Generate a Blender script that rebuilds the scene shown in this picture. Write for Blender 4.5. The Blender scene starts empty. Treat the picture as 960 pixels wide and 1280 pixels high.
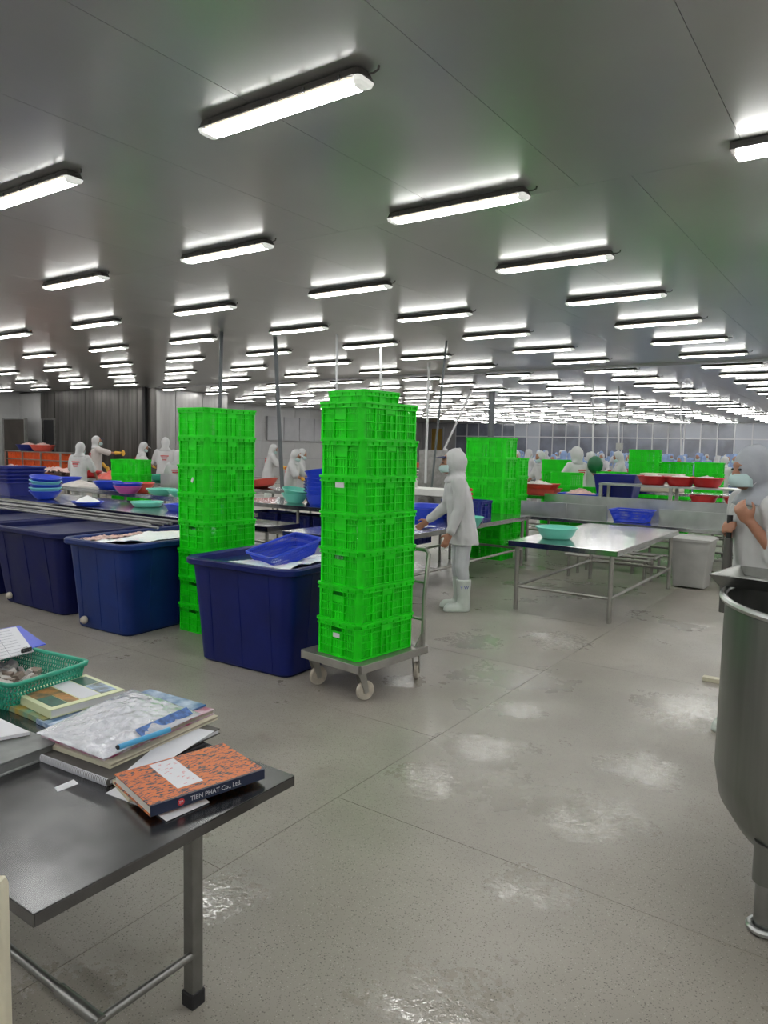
import bpy, bmesh, math, random
from mathutils import Vector, Matrix, Euler, noise
random.seed(7)
C = bpy.context.scene.collection
PI = math.pi
# ------------------------------------------------------------------ camera, world, exposure
F_PX, PITCH, YAW, ROLL, CAM_H = 903.6, math.radians(5.18), math.radians(34.96), math.radians(1.258), 1.7
FWD = Vector((-math.sin(YAW)*math.cos(PITCH), math.cos(YAW)*math.cos(PITCH), -math.sin(PITCH)))
_r = Vector((math.cos(YAW), math.sin(YAW), 0)); _u = _r.cross(FWD)
RGT = _r*math.cos(ROLL)+_u*math.sin(ROLL); UPV = -_r*math.sin(ROLL)+_u*math.cos(ROLL)
CAM = Vector((0, 0, CAM_H))
cam = bpy.data.objects.new('camera', bpy.data.cameras.new('camera')); C.objects.link(cam)
cam.data.sensor_fit = 'HORIZONTAL'; cam.data.sensor_width = 36; cam.data.lens = F_PX/960*36
cam.data.clip_start = .05; cam.data.clip_end = 300
m = Matrix((RGT, UPV, -FWD)).transposed().to_4x4(); m.translation = CAM; cam.matrix_world = m
bpy.context.scene.camera = cam
w = bpy.data.worlds.new('world'); bpy.context.scene.world = w; w.use_nodes = True
w.node_tree.nodes['Background'].inputs[0].default_value = (.7, .75, .85, 1)
w.node_tree.nodes['Background'].inputs[1].default_value = .12
vs = bpy.context.scene.view_settings
bpy.context.scene.display_settings.display_device = 'sRGB'
vs.view_transform = 'Standard'; vs.look = 'None'; vs.gamma = 1; vs.exposure = .85; vs.use_curve_mapping = False
LAMP = 14.5          # strength of every ceiling light's diffuser

def ray(x, y): return FWD+RGT*((x-480)/F_PX)+UPV*((640-y)/F_PX)
def at(x, y, z=0.0):                       # a point of the horizontal plane at height z
    d = ray(x, y); return CAM+d*((z-CAM_H)/d.z)
def dep(x, y, d): return CAM+ray(x, y)*d   # a point d metres in front of the camera
def horizon(x):
    return 640-F_PX*math.tan(PITCH)/math.cos(ROLL)+(x-480)*math.tan(ROLL)
# ------------------------------------------------------------------ materials
def mat(name, col, rough=.5, metal=0, bump=0, bscale=40, vary=0, vscale=6, coat=0, trans=0, emit=0, dark=None, spec=.5, alpha=1, sss=0, coordw=False):
    mt = bpy.data.materials.new(name); mt.use_nodes = True
    nt = mt.node_tree; N = nt.nodes; L = nt.links; b = N['Principled BSDF']
    b.inputs['Base Color'].default_value = (*col, 1); b.inputs['Roughness'].default_value = rough
    b.inputs['Metallic'].default_value = metal; b.inputs['Coat Weight'].default_value = coat
    b.inputs['Coat Roughness'].default_value = .12
    b.inputs['Transmission Weight'].default_value = trans; b.inputs['Alpha'].default_value = alpha
    b.inputs['Specular IOR Level'].default_value = spec
    if sss: b.inputs['Subsurface Weight'].default_value = sss; b.inputs['Subsurface Radius'].default_value = (.02, .01, .008)
    if emit: b.inputs['Emission Color'].default_value = (*col, 1); b.inputs['Emission Strength'].default_value = emit
    if bump or vary:
        if coordw: src = N.new('ShaderNodeNewGeometry').outputs['Position']
        else: src = N.new('ShaderNodeTexCoord').outputs['Object']
    if vary:
        n = N.new('ShaderNodeTexNoise'); n.inputs['Scale'].default_value = vscale; n.inputs['Detail'].default_value = 5
        L.new(src, n.inputs['Vector'])
        r = N.new('ShaderNodeValToRGB'); r.color_ramp.elements[0].position = .35; r.color_ramp.elements[1].position = .7
        dk = dark or tuple(c*(1-vary) for c in col)
        r.color_ramp.elements[0].color = (*dk, 1); r.color_ramp.elements[1].color = (*col, 1)
        L.new(n.outputs['Fac'], r.inputs['Fac']); L.new(r.outputs['Color'], b.inputs['Base Color'])
        mr = N.new('ShaderNodeMapRange'); mr.inputs['To Min'].default_value = max(.03, rough-.3*rough if not metal else rough*.88); mr.inputs['To Max'].default_value = min(1, rough*1.3 if not metal else rough*1.15)
        L.new(n.outputs['Fac'], mr.inputs['Value']); L.new(mr.outputs['Result'], b.inputs['Roughness'])
    if bump:
        n = N.new('ShaderNodeTexNoise'); n.inputs['Scale'].default_value = bscale; n.inputs['Detail'].default_value = 4
        L.new(src, n.inputs['Vector'])
        bp = N.new('ShaderNodeBump'); bp.inputs['Strength'].default_value = bump; bp.inputs['Distance'].default_value = .01
        L.new(n.outputs['Fac'], bp.inputs['Height']); L.new(bp.outputs['Normal'], b.inputs['Normal'])
    return mt
M = {}
M['green'] = mat('green_plastic', (.012, .79, .010), .42, spec=.3, vary=.25, vscale=9, sss=0)
M['green_b'] = mat('green_plastic_old', (.012, .74, .010), .45, spec=.3, vary=.25, vscale=7)
M['blue_bin'] = mat('navy_plastic', (.006, .014, .135), .40, vary=.35, vscale=3, bump=.12, bscale=14, spec=.25)
M['blue_bin_b'] = mat('dark_blue_plastic', (.005, .009, .085), .58, vary=.3, vscale=3, bump=.1, bscale=14, spec=.25)
M['blue_bin_c'] = mat('blue_plastic', (.008, .030, .17), .42, vary=.35, vscale=3, bump=.12, bscale=14, spec=.25)
M['blue'] = mat('royal_blue_plastic', (.012, .055, .62), .35, vary=.15)
M['blue_dk'] = mat('deep_blue_plastic', (.008, .018, .22), .38, vary=.2)
M['mint'] = mat('mint_plastic', (.17, .66, .52), .35, vary=.12)
M['teal'] = mat('teal_plastic', (.03, .36, .24), .4, vary=.15)
M['cyan'] = mat('pale_cyan_plastic', (.2, .62, .7), .35)
M['red'] = mat('red_plastic', (.55, .03, .03), .4, vary=.2)
M['redlt'] = mat('coral_plastic', (.75, .1, .07), .4, vary=.2)
M['orange'] = mat('orange_plastic', (.85, .12, .02), .42, vary=.2)
M['pink'] = mat('magenta_plastic', (.5, .08, .35), .4, vary=.15)
M['white_pl'] = mat('white_plastic', (.72, .71, .67), .45, vary=.1)
M['grey_pl'] = mat('grey_plastic', (.42, .42, .4), .5, vary=.15)
M['cream'] = mat('cream_plastic', (.62, .58, .45), .5, vary=.1)
M['steel'] = mat('stainless_steel', (.55, .56, .56), .3, 1, vary=.2, vscale=5)
M['steel_wet'] = mat('wet_stainless_steel', (.55, .56, .56), .16, 1, vary=.25, vscale=7, bump=.15, bscale=9)
M['steel_dk'] = mat('dull_dark_steel', (.30, .30, .29), .34, .9, vary=.3, vscale=8, bump=.05, bscale=30)
M['steel_top'] = mat('scuffed_steel_top', (.20, .20, .205), .24, 1, vary=.35, vscale=6, bump=.14, bscale=5)
M['vat'] = mat('brushed_vat_steel', (.23, .235, .22), .38, .9, vary=.3, vscale=4)
M['galv'] = mat('galvanised_tube', (.42, .41, .38), .4, .85, vary=.25)
M['black'] = mat('black_rubber', (.012, .012, .014), .6)
M['wheel'] = mat('ivory_wheel', (.55, .5, .42), .5, vary=.25, vscale=20)
M['pipe'] = mat('steel_pipe', (.30, .30, .30), .45, .7, vary=.3)
M['dgrey'] = mat('fixture_grey', (.075, .07, .065), .5)
M['clip'] = mat('fixture_clip', (.06, .06, .06), .5)
M['lamp_side'] = mat('lit_diffuser_side', (1, .9, .72), .3, emit=.5)
M['endcap'] = mat('clear_end_cap', (.75, .76, .72), .2, emit=.35)
M['lamp'] = mat('lit_diffuser', (1, 1, .97), .3, emit=LAMP)
M['conduit'] = mat('grey_conduit', (.1, .11, .12), .45)
M['conduit_w'] = mat('white_conduit', (.6, .6, .62), .4)
M['cloth'] = mat('white_cloth', (.56, .56, .57), .85, bump=.35, bscale=16, vary=.12, vscale=5)
M['cloth_b'] = mat('warm_white_cloth', (.56, .51, .49), .85, bump=.3, bscale=16, vary=.12)
M['cloth_blue'] = mat('light_blue_cloth', (.26, .36, .60), .85, vary=.15)
M['cloth_navy'] = mat('navy_cloth', (.02, .03, .09), .8)
M['mask'] = mat('pale_mask', (.45, .60, .60), .8)
M['skin'] = mat('skin', (.36, .17, .105), .5, sss=.1)
M['skin_b'] = mat('skin_pale', (.42, .22, .14), .5, sss=.1)
M['cloth_g'] = mat('grey_head_cloth', (.36, .38, .42), .85, bump=.3, bscale=18, vary=.12)
M['eye'] = mat('dark_eye', (.01, .008, .008), .25)
M['boot'] = mat('white_rubber_boot', (.62, .68, .63), .3, vary=.12)
M['trouser'] = mat('pale_trousers', (.50, .52, .54), .8, bump=.3, bscale=14)
M['yellow'] = mat('yellow_glove', (.75, .42, .05), .5)
M['ice'] = mat('crushed_ice', (.86, .9, .93), .35, bump=.6, bscale=70, sss=.25)
M['fish'] = mat('pale_pink_fish', (.72, .47, .43), .4, bump=.3, bscale=30, vary=.35, vscale=14)
M['fish_w'] = mat('white_fish', (.72, .66, .62), .4, bump=.3, bscale=30, vary=.3, vscale=14)
M['paper'] = mat('white_paper', (.66, .67, .72), .8, vary=.05)
M['paper_old'] = mat('page_edges', (.36, .32, .26), .85, bump=.5, bscale=120, vary=.2, vscale=30)
M['ink'] = mat('printed_ink', (.12, .13, .2), .8)
M['red_ink'] = mat('red_print', (.6, .04, .05), .7)
M['wallw'] = mat('white_wall_panel', (.44, .44, .44), .38, vary=.08, vscale=2, coat=.1)
M['wall_grey'] = mat('grey_wall_panel', (.42, .42, .44), .4, vary=.1, vscale=2)
M['metal_wall'] = mat('streaked_metal_cladding', (.33, .32, .31), .3, .85, vary=.3, vscale=1.2)
M['metal_wall_b'] = mat('light_metal_cladding', (.6, .59, .58), .3, .8, vary=.25, vscale=1.2)
M['dark'] = mat('dark_void', (.01, .01, .012), .6)
M['frame_al'] = mat('pale_aluminium', (.62, .63, .66), .4, .3)
M['pane'] = mat('hazy_glass_pane', (.24, .26, .33), .2, 0, vary=.45, vscale=.9, coat=.5, coordw=True)
M['pane_lt'] = mat('pale_glass_pane', (.42, .45, .52), .3, 0, coat=.3)
M['ochre'] = mat('ochre_door', (.42, .26, .05), .5)
M['joint'] = mat('joint_dirt', (.06, .055, .05), .8)
# brushed steel on the vat: noise stretched along the height
def stretch(mt, s, col0, col1, rough):
    nt = mt.node_tree; N = nt.nodes; L = nt.links; b = N['Principled BSDF']
    tc = N.new('ShaderNodeTexCoord'); mp = N.new('ShaderNodeMapping'); mp.inputs['Scale'].default_value = s
    n = N.new('ShaderNodeTexNoise'); n.inputs['Scale'].default_value = 1; n.inputs['Detail'].default_value = 6
    L.new(tc.outputs['Object'], mp.inputs['Vector']); L.new(mp.outputs['Vector'], n.inputs['Vector'])
    r = N.new('ShaderNodeValToRGB'); r.color_ramp.elements[0].position = .3; r.color_ramp.elements[1].position = .72
    r.color_ramp.elements[0].color = (*col0, 1); r.color_ramp.elements[1].color = (*col1, 1)
    L.new(n.outputs['Fac'], r.inputs['Fac']); L.new(r.outputs['Color'], b.inputs['Base Color'])
    mr = N.new('ShaderNodeMapRange'); mr.inputs['To Min'].default_value = rough-.08; mr.inputs['To Max'].default_value = rough+.12
    L.new(n.outputs['Fac'], mr.inputs['Value']); L.new(mr.outputs['Result'], b.inputs['Roughness'])
stretch(M['vat'], (14, 14, .8), (.17, .175, .165), (.25, .255, .24), .36)
stretch(M['metal_wall'], (5, 5, .35), (.07, .066, .062), (.20, .19, .18), .32)
stretch(M['metal_wall_b'], (3, 3, .3), (.24, .235, .23), (.40, .39, .38), .34)

# ------------------------------------------------------------------ mesh helpers
class MB:
    def __init__(s): s.v = []; s.f = []; s.mi = []; s.cur = 0
    def add(s, vs_, fs):
        o = len(s.v); s.v += [tuple(v) for v in vs_]; s.f += [tuple(i+o for i in f) for f in fs]; s.mi += [s.cur]*len(fs); return s
    def box(s, a, b, rz=0, mtx=None):          # from corner a to corner b
        (x0, y0, z0), (x1, y1, z1) = a, b
        p = [Vector(q) for q in ((x0,y0,z0),(x1,y0,z0),(x1,y1,z0),(x0,y1,z0),(x0,y0,z1),(x1,y0,z1),(x1,y1,z1),(x0,y1,z1))]
        if rz:
            c = Vector(((x0+x1)/2, (y0+y1)/2, 0)); R = Matrix.Rotation(rz, 3, 'Z'); p = [R@(q-c)+c for q in p]
        if mtx: p = [mtx@q for q in p]
        return s.add(p, [(3,2,1,0),(4,5,6,7),(0,1,5,4),(1,2,6,5),(2,3,7,6),(3,0,4,7)])
    def bar(s, a, b, wd, ht=None, up=(0,0,1)):   # rectangular bar between two points
        a, b = Vector(a), Vector(b); ht = ht or wd; d = (b-a).normalized(); up = Vector(up)
        if abs(d.dot(up)) > .98: up = Vector((0,1,0))
        x = d.cross(up).normalized()*wd/2; y = x.cross(d).normalized()*ht/2
        p = [a-x-y, a+x-y, a+x+y, a-x+y, b-x-y, b+x-y, b+x+y, b-x+y]
        return s.add(p, [(3,2,1,0),(4,5,6,7),(0,1,5,4),(1,2,6,5),(2,3,7,6),(3,0,4,7)])
    def tube(s, pts, r, n=10, cap=True):
        pts = [Vector(p) for p in pts]; rs = r if isinstance(r, (list, tuple)) else [r]*len(pts)
        o = len(s.v); prev = None
        for i, p in enumerate(pts):
            d = (pts[min(i+1, len(pts)-1)]-pts[max(i-1, 0)]).normalized()
            if prev is None: prev = d.orthogonal().normalized()
            x = (prev-d*prev.dot(d)).normalized(); prev = x; y = d.cross(x)
            s.v += [tuple(p+(x*math.cos(2*PI*k/n)+y*math.sin(2*PI*k/n))*rs[i]) for k in range(n)]
        fs = []
        for i in range(len(pts)-1):
            for k in range(n): fs.append((o+i*n+k, o+i*n+(k+1)%n, o+(i+1)*n+(k+1)%n, o+(i+1)*n+k))
        if cap: fs += [tuple(o+k for k in range(n))[::-1], tuple(o+(len(pts)-1)*n+k for k in range(n))]
        s.f += fs; s.mi += [s.cur]*len(fs); return s
    def ball(s, c, r, n=10, m_=7, mtx=None):
        c = Vector(c); rx, ry, rz = (r, r, r) if not isinstance(r, (tuple, list)) else r
        vs_ = []; fs = []
        for i in range(1, m_):
            t = PI*i/m_
            for k in range(n):
                q = Vector((rx*math.sin(t)*math.cos(2*PI*k/n), ry*math.sin(t)*math.sin(2*PI*k/n), rz*math.cos(t)))
                vs_.append((mtx@q if mtx else q)+c)
        t = Vector((0,0,rz)); vs_ += [(mtx@t if mtx else t)+c, (mtx@-t if mtx else -t)+c]
        for i in range(m_-2):
            for k in range(n): fs.append((i*n+k, (i+1)*n+k, (i+1)*n+(k+1)%n, i*n+(k+1)%n))
        T, B = len(vs_)-2, len(vs_)-1
        for k in range(n): fs += [(T, k, (k+1)%n), (B, (m_-2)*n+(k+1)%n, (m_-2)*n+k)]
        return s.add(vs_, fs)
    def limb(s, a, b, r0, r1, n=12):
        s.tube([a, b], [r0, r1], n); s.ball(a, r0, n, 8); s.ball(b, r1, n, 8); return s
    def lathe(s, prof, c=(0,0,0), n=32, close=True, mtx=None):     # prof: (r, z) pairs; closed shell
        c = Vector(c); vs_ = []; fs = []; P = len(prof)
        for r, z in prof:
            for k in range(n):
                q = Vector((r*math.cos(2*PI*k/n), r*math.sin(2*PI*k/n), z)); vs_.append((mtx@q if mtx else q)+c)
        for i in range(P-1):
            for k in range(n): fs.append((i*n+k, i*n+(k+1)%n, (i+1)*n+(k+1)%n, (i+1)*n+k))
        if close: fs += [tuple(range(n))[::-1], tuple(range((P-1)*n, P*n))]
        return s.add(vs_, fs)
    def loft(s, rings, cap=True):
        n = len(rings[0]); vs_ = [p for r in rings for p in r]; fs = []
        for i in range(len(rings)-1):
            for k in range(n): fs.append((i*n+k, i*n+(k+1)%n, (i+1)*n+(k+1)%n, (i+1)*n+k))
        if cap: fs += [tuple(range(n))[::-1], tuple(range((len(rings)-1)*n, len(rings)*n))]
        return s.add(vs_, fs)
    def mesh(s, name, mats, smooth=False):
        me = bpy.data.meshes.new(name); me.from_pydata(s.v, [], s.f)
        for mt in (mats if isinstance(mats, (list, tuple)) else [mats]): me.materials.append(mt)
        me.polygons.foreach_set('material_index', s.mi)
        if smooth: me.shade_smooth()
        me.update(); return me
    def build(s, name, mats, parent=None, smooth=False, loc=None, rz=0, bevel=0):
        me = s.mesh(name, mats, smooth)
        if smooth == 'auto': me.set_sharp_from_angle(angle=math.radians(38))
        o = bpy.data.objects.new(name, me); C.objects.link(o)
        if parent: o.parent = parent
        if loc is not None: o.location = loc
        if rz: o.rotation_euler.z = rz
        if bevel:
            b = o.modifiers.new('bevel', 'BEVEL'); b.width = bevel; b.segments = 2; b.limit_method = 'ANGLE'
        return o
def rrect(x0, x1, y0, y1, r, z, n=5):
    pts = []
    for cx, cy, a in ((x1-r, y1-r, 0), (x0+r, y1-r, 90), (x0+r, y0+r, 180), (x1-r, y0+r, 270)):
        for k in range(n+1):
            t = math.radians(a+90*k/n); pts.append((cx+r*math.cos(t), cy+r*math.sin(t), z))
    return pts
def tag(o, label=None, cat=None, group=None, kind=None):
    if label: o['label'] = label
    if cat: o['category'] = cat
    if group: o['group'] = group
    if kind: o['kind'] = kind
    return o
def empty(name, loc=(0,0,0), rz=0, label=None, cat=None, group=None):
    o = bpy.data.objects.new(name, None); C.objects.link(o); o.location = loc; o.rotation_euler = (0, 0, rz)
    o.empty_display_size = .1
    return tag(o, label, cat, group)
def copy_tree(o, parent=None):
    c = o.copy(); C.objects.link(c); c.parent = parent
    for ch in list(o.children): copy_tree(ch, c)
    return c
used = set()
def inst(proto, loc, rz=0, label=None, cat=None, group=None, scale=None, tilt=None):
    if proto.name not in used: used.add(proto.name); o = proto
    else: o = copy_tree(proto)
    o.location = loc; o.rotation_euler = (tilt[0] if tilt else 0, tilt[1] if tilt else 0, rz)
    if scale: o.scale = (scale,)*3 if not isinstance(scale, tuple) else scale
    return tag(o, label, cat, group)
ORD = ['first','second','third','fourth','fifth','sixth','seventh','eighth','ninth','tenth','eleventh','twelfth','thirteenth','fourteenth','fifteenth','sixteenth','seventeenth','eighteenth','nineteenth','twentieth','twenty-first','twenty-second','twenty-third','twenty-fourth','twenty-fifth']
def remeshed(mb, name, material, voxel, parent=None, smooth_it=3, ratio=None):
    o = mb.build('tmp', material); r = o.modifiers.new('r', 'REMESH'); r.mode = 'VOXEL'; r.voxel_size = voxel
    if smooth_it:
        sm = o.modifiers.new('s', 'SMOOTH'); sm.iterations = smooth_it; sm.factor = .5
    dg = bpy.context.evaluated_depsgraph_get(); me = bpy.data.meshes.new_from_object(o.evaluated_get(dg))
    old = o.data; bpy.data.objects.remove(o); bpy.data.meshes.remove(old)
    me.name = name; me.materials.clear(); me.materials.append(material); me.shade_smooth()
    ob = bpy.data.objects.new(name, me); C.objects.link(ob)
    if parent: ob.parent = parent
    return ob
# ------------------------------------------------------------------ the setting
CEIL = 3.69
PUDDLES = [(650, 885, .16), (600, 935, .22), (540, 975, .22), (860, 890, .38), (800, 960, .25), (735, 1020, .26), (660, 1112, .17), (280, 1118, .16), (545, 1250, .24), (470, 1240, .1), (60, 1265, .2), (505, 850, .16), (700, 800, .35), (590, 800, .3)]
def floor_material():
    mt = bpy.data.materials.new('wet_terrazzo'); mt.use_nodes = True
    nt = mt.node_tree; N = nt.nodes; L = nt.links; b = N['Principled BSDF']
    pos = N.new('ShaderNodeNewGeometry').outputs['Position']
    def noise_(sc, det=4, rough=.5, v=pos):
        n = N.new('ShaderNodeTexNoise'); n.inputs['Scale'].default_value = sc; n.inputs['Detail'].default_value = det
        n.inputs['Roughness'].default_value = rough; L.new(v, n.inputs['Vector']); return n.outputs['Fac']
    def ramp(src, p0, p1, c0=(0,0,0,1), c1=(1,1,1,1)):
        r = N.new('ShaderNodeValToRGB'); r.color_ramp.elements[0].position = p0; r.color_ramp.elements[1].position = p1
        r.color_ramp.elements[0].color = c0; r.color_ramp.elements[1].color = c1; L.new(src, r.inputs['Fac']); return r.outputs['Color']
    def mix(f, a, c, t='MIX'):
        x = N.new('ShaderNodeMix'); x.data_type = 'RGBA'; x.blend_type = t
        if isinstance(f, float): x.inputs['Factor'].default_value = f
        else: L.new(f, x.inputs['Factor'])
        for sock, v in ((x.inputs['A'], a), (x.inputs['B'], c)):
            if isinstance(v, tuple): sock.default_value = v
            else: L.new(v, sock)
        return x.outputs['Result']
    def math_(op, a, c=None):
        x = N.new('ShaderNodeMath'); x.operation = op
        for i, v in enumerate((a, c)):
            if v is None: continue
            if isinstance(v, (int, float)): x.inputs[i].default_value = v
            else: L.new(v, x.inputs[i])
        return x.outputs[0]
    base = mix(ramp(noise_(1.1, 6), .35, .7), (.27, .247, .215, 1), (.365, .34, .30, 1))
    # stone chips of the terrazzo, dark and pale
    for sc, thr, col in ((95, .14, (.13, .115, .10, 1)), (150, .16, (.17, .155, .135, 1)), (120, .08, (.46, .44, .40, 1))):
        v = N.new('ShaderNodeTexVoronoi'); v.inputs['Scale'].default_value = sc; L.new(pos, v.inputs['Vector'])
        keep = ramp(v.outputs['Color'], .55, .6)
        dot = ramp(v.outputs['Distance'], thr+.08, thr+.16, (1,1,1,1), (0,0,0,1))
        base = mix(math_('MULTIPLY', keep, dot), base, col)
    # brown stains
    st = math_('MULTIPLY', ramp(noise_(2.3, 8, .65), .60, .76), .55)
    base = mix(st, base, (.16, .115, .075, 1))
    dirt = math_('MULTIPLY', ramp(noise_(.7, 7, .6), .42, .78), .4)
    base = mix(dirt, base, (.20, .185, .16, 1))
    # wet: darker and smooth where the puddles lie
    wet = ramp(noise_(.75, 5, .6), .36, .66)
    base = mix(math_('MULTIPLY', wet, .12), base, (.16, .155, .145, 1))
    L.new(base, b.inputs['Base Color'])
    fine = noise_(9, 5, .6)
    rr = N.new('ShaderNodeMapRange'); rr.inputs['From Min'].default_value = 0; rr.inputs['From Max'].default_value = 1
    rr.inputs['To Min'].default_value = .46; rr.inputs['To Max'].default_value = .22; L.new(wet, rr.inputs['Value'])
    pud = ramp(noise_(1.7, 6, .62), .56, .74)
    warp = N.new('ShaderNodeTexNoise'); warp.inputs['Scale'].default_value = 5; warp.inputs['Detail'].default_value = 4; L.new(pos, warp.inputs['Vector'])
    wa = N.new('ShaderNodeVectorMath'); wa.operation = 'MULTIPLY_ADD'; wa.inputs[1].default_value = (.35, .35, 0); wa.inputs[2].default_value = (-.175, -.175, 0); L.new(warp.outputs['Color'], wa.inputs[0])
    wp = N.new('ShaderNodeVectorMath'); L.new(pos, wp.inputs[0]); L.new(wa.outputs[0], wp.inputs[1])
    allp = None
    for px_, py_, r_ in PUDDLES:
        c_ = at(px_, py_, 0); ds = N.new('ShaderNodeVectorMath'); ds.operation = 'DISTANCE'; L.new(wp.outputs[0], ds.inputs[0]); ds.inputs[1].default_value = c_
        mr_ = N.new('ShaderNodeMapRange'); mr_.inputs['From Min'].default_value = r_*1.1; mr_.inputs['From Max'].default_value = r_*.55; L.new(ds.outputs['Value'], mr_.inputs['Value'])
        allp = mr_.outputs[0] if allp is None else math_('MAXIMUM', allp, mr_.outputs[0])
    pud = math_('MAXIMUM', math_('MULTIPLY', pud, .45), math_('MULTIPLY', allp, ramp(noise_(4.5, 5, .7), .36, .50)))
    fleck = ramp(noise_(26, 6, .7), .47, .53); pud = math_('MULTIPLY', pud, math_('ADD', math_('MULTIPLY', fleck, .8), .2))
    L.new(math_('MAXIMUM', math_('SUBTRACT', rr.outputs[0], math_('MULTIPLY', pud, .40)), .045), b.inputs['Roughness'])
    b.inputs['Specular IOR Level'].default_value = .55
    bp = N.new('ShaderNodeBump'); bp.inputs['Strength'].default_value = .35; bp.inputs['Distance'].default_value = .012
    rp = N.new('ShaderNodeTexNoise'); rp.inputs['Scale'].default_value = 48; rp.inputs['Detail'].default_value = 1.5; rp.inputs['Distortion'].default_value = .9; L.new(pos, rp.inputs['Vector'])
    L.new(math_('ADD', math_('MULTIPLY', fine, .45), math_('MULTIPLY', rp.outputs['Fac'], math_('ADD', math_('MULTIPLY', allp, .17), .02))), bp.inputs['Height']); L.new(bp.outputs['Normal'], b.inputs['Normal'])
    return mt
M['floor'] = floor_material()
def ceiling_material():
    mt = mat('glossy_ceiling_panel', (.44, .44, .43), .33, .5, vary=.12, vscale=.8, coat=.3, coordw=True)
    nt = mt.node_tree; N = nt.nodes; L = nt.links; b = N['Principled BSDF']; b.inputs['Coat Roughness'].default_value = .17
    pos = N.new('ShaderNodeNewGeometry').outputs['Position']
    wv = N.new('ShaderNodeTexWave'); wv.bands_direction = 'X'; wv.inputs['Scale'].default_value = 5.2; wv.inputs['Distortion'].default_value = 0
    L.new(pos, wv.inputs['Vector'])
    mp = N.new('ShaderNodeMapping'); mp.inputs['Scale'].default_value = (10, 3.5, 1); L.new(pos, mp.inputs['Vector'])
    n = N.new('ShaderNodeTexNoise'); n.inputs['Scale'].default_value = 1.0; n.inputs['Detail'].default_value = 5; L.new(mp.outputs[0], n.inputs['Vector'])
    a = N.new('ShaderNodeMath'); a.operation = 'MULTIPLY_ADD'; a.inputs[1].default_value = .12; L.new(wv.outputs['Fac'], a.inputs[0]); L.new(n.outputs['Fac'], a.inputs[2])
    bp = N.new('ShaderNodeBump'); bp.inputs['Strength'].default_value = .22; bp.inputs['Distance'].default_value = .006
    L.new(a.outputs[0], bp.inputs['Height']); L.new(bp.outputs['Normal'], b.inputs['Normal']); L.new(bp.outputs['Normal'], b.inputs['Coat Normal'])
    return mt
M['ceil'] = ceiling_material()
XL, XR, YB, YF = -31.5, 9.0, -5.0, 50.0
fl = MB().box((XL, YB, -.06), (XR, YF, -.006)).build('floor', M['joint']); tag(fl, kind='structure')
ys_a = [YB, -2.9, -.2, 2.65, 5.6, 8.6, 11.6, 14.6, 17.6]
ys_b = [YB, -2.9, -1.2, .45, 1.9, 3.57, 5.2, 6.9, 8.6, 10.3, 12.0, 14.6, 17.6]
xs = [XR, 6.9, 3.9, .9, -2.09, -5.05, -8.0, -11.0, -14.0, -17.0, -20.0, -23.0, XL]
for i in range(len(xs)-1):
    yy = ys_a if xs[i] > -2 else ys_b
    for j in range(len(yy)-1):
        MB().box((xs[i+1]+.0015, yy[j]+.0015, -.006), (xs[i]-.0015, yy[j+1]-.0015, 0)).build('slab', M['floor'], fl)
MB().box((XL, 17.603, -.006), (XR, YF, 0)).build('far_slab', M['floor'], fl)
ce = MB().box((XL, YB, CEIL+.006), (XR, YF, CEIL+.12)).build('ceiling', M['dark']); tag(ce, kind='structure')
PW = 1.15; secs = [YB, 0, 5.45, 10.9, 16.35, 21.8, 27.25]
x = -.93+PW*8
xs_ = []
while x > XL: xs_.append(x); x -= PW
for j in range(len(secs)-1):
    off = 0 if j % 2 else .39
    me = MB().box((.0015, .0015, 0), (PW-.0015, secs[j+1]-secs[j]-.0015, .01)).mesh('panel', M['ceil'])
    for x in xs_:
        o = bpy.data.objects.new('panel', me); C.objects.link(o); o.parent = ce
        o.location = (max(XL, min(x+off, XR-PW)), secs[j], CEIL)
g = MB()
for k in range(4):
    y0 = 27.25+k*5.7
    for x in xs_: g.box((max(XL, x)+.003, y0+.003, CEIL), (min(XR, x+PW)-.003, min(YF, y0+5.7)-.003, CEIL+.01))
tag(g.build('far_panels', M['ceil'], ce), kind='stuff')
# walls
def wall(name, a, b, m_): return tag(MB().box(a, b).build(name, m_), kind='structure')
wall('wall_back', (XL, YB-.1, 0), (XR, YB, CEIL), M['wallw'])
wall('wall_right', (XR, YB, 0), (XR+.1, YF, CEIL), M['wallw'])
wall('wall_left', (XL-.1, YB, 0), (XL, 17, CEIL), M['wallw'])
cold = wall('wall_cold_room', (XL, 17, 0), (-22.7, 21, CEIL), M['metal_wall'])
me_w = MB().box((.006, 0, .05), (1.09, .03, CEIL-.04)).mesh('panel', M['metal_wall'])
for k in range(6):
    o = bpy.data.objects.new('panel', me_w); C.objects.link(o); o.parent = cold; o.location = (-28.45+k*1.1-.25, 16.965, 0)
me_w = MB().box((.006, 0, .05), (.9, .03, CEIL-.04)).mesh('panel', M['wallw'])
me_h = MB().box((0, 0, 2.55), (1.05, .03, CEIL-.04)).build('door_header_panel', M['metal_wall'], cold, loc=(-29.78, 16.965, 0))
for k in range(2):
    o = bpy.data.objects.new('panel', me_w); C.objects.link(o); o.parent = cold; o.location = (XL+k*.86, 16.965, 0)
me_w = MB().box((0, .006, .05), (.03, 1.3, CEIL-.04)).mesh('panel', M['metal_wall_b'])
for k in range(3):
    o = bpy.data.objects.new('panel', me_w); C.objects.link(o); o.parent = cold; o.location = (-22.7, 17+k*1.32, 0)
tag(MB().bar((-22.66, 16.93, 0), (-22.66, 16.93, CEIL), .16).build('trim_1', M['dark']), kind='structure')
d1 = tag(MB().box((-29.5, 16.93, 0), (-28.75, 16.962, 2.5)).build('door_1', M['dark']), kind='structure')
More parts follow.
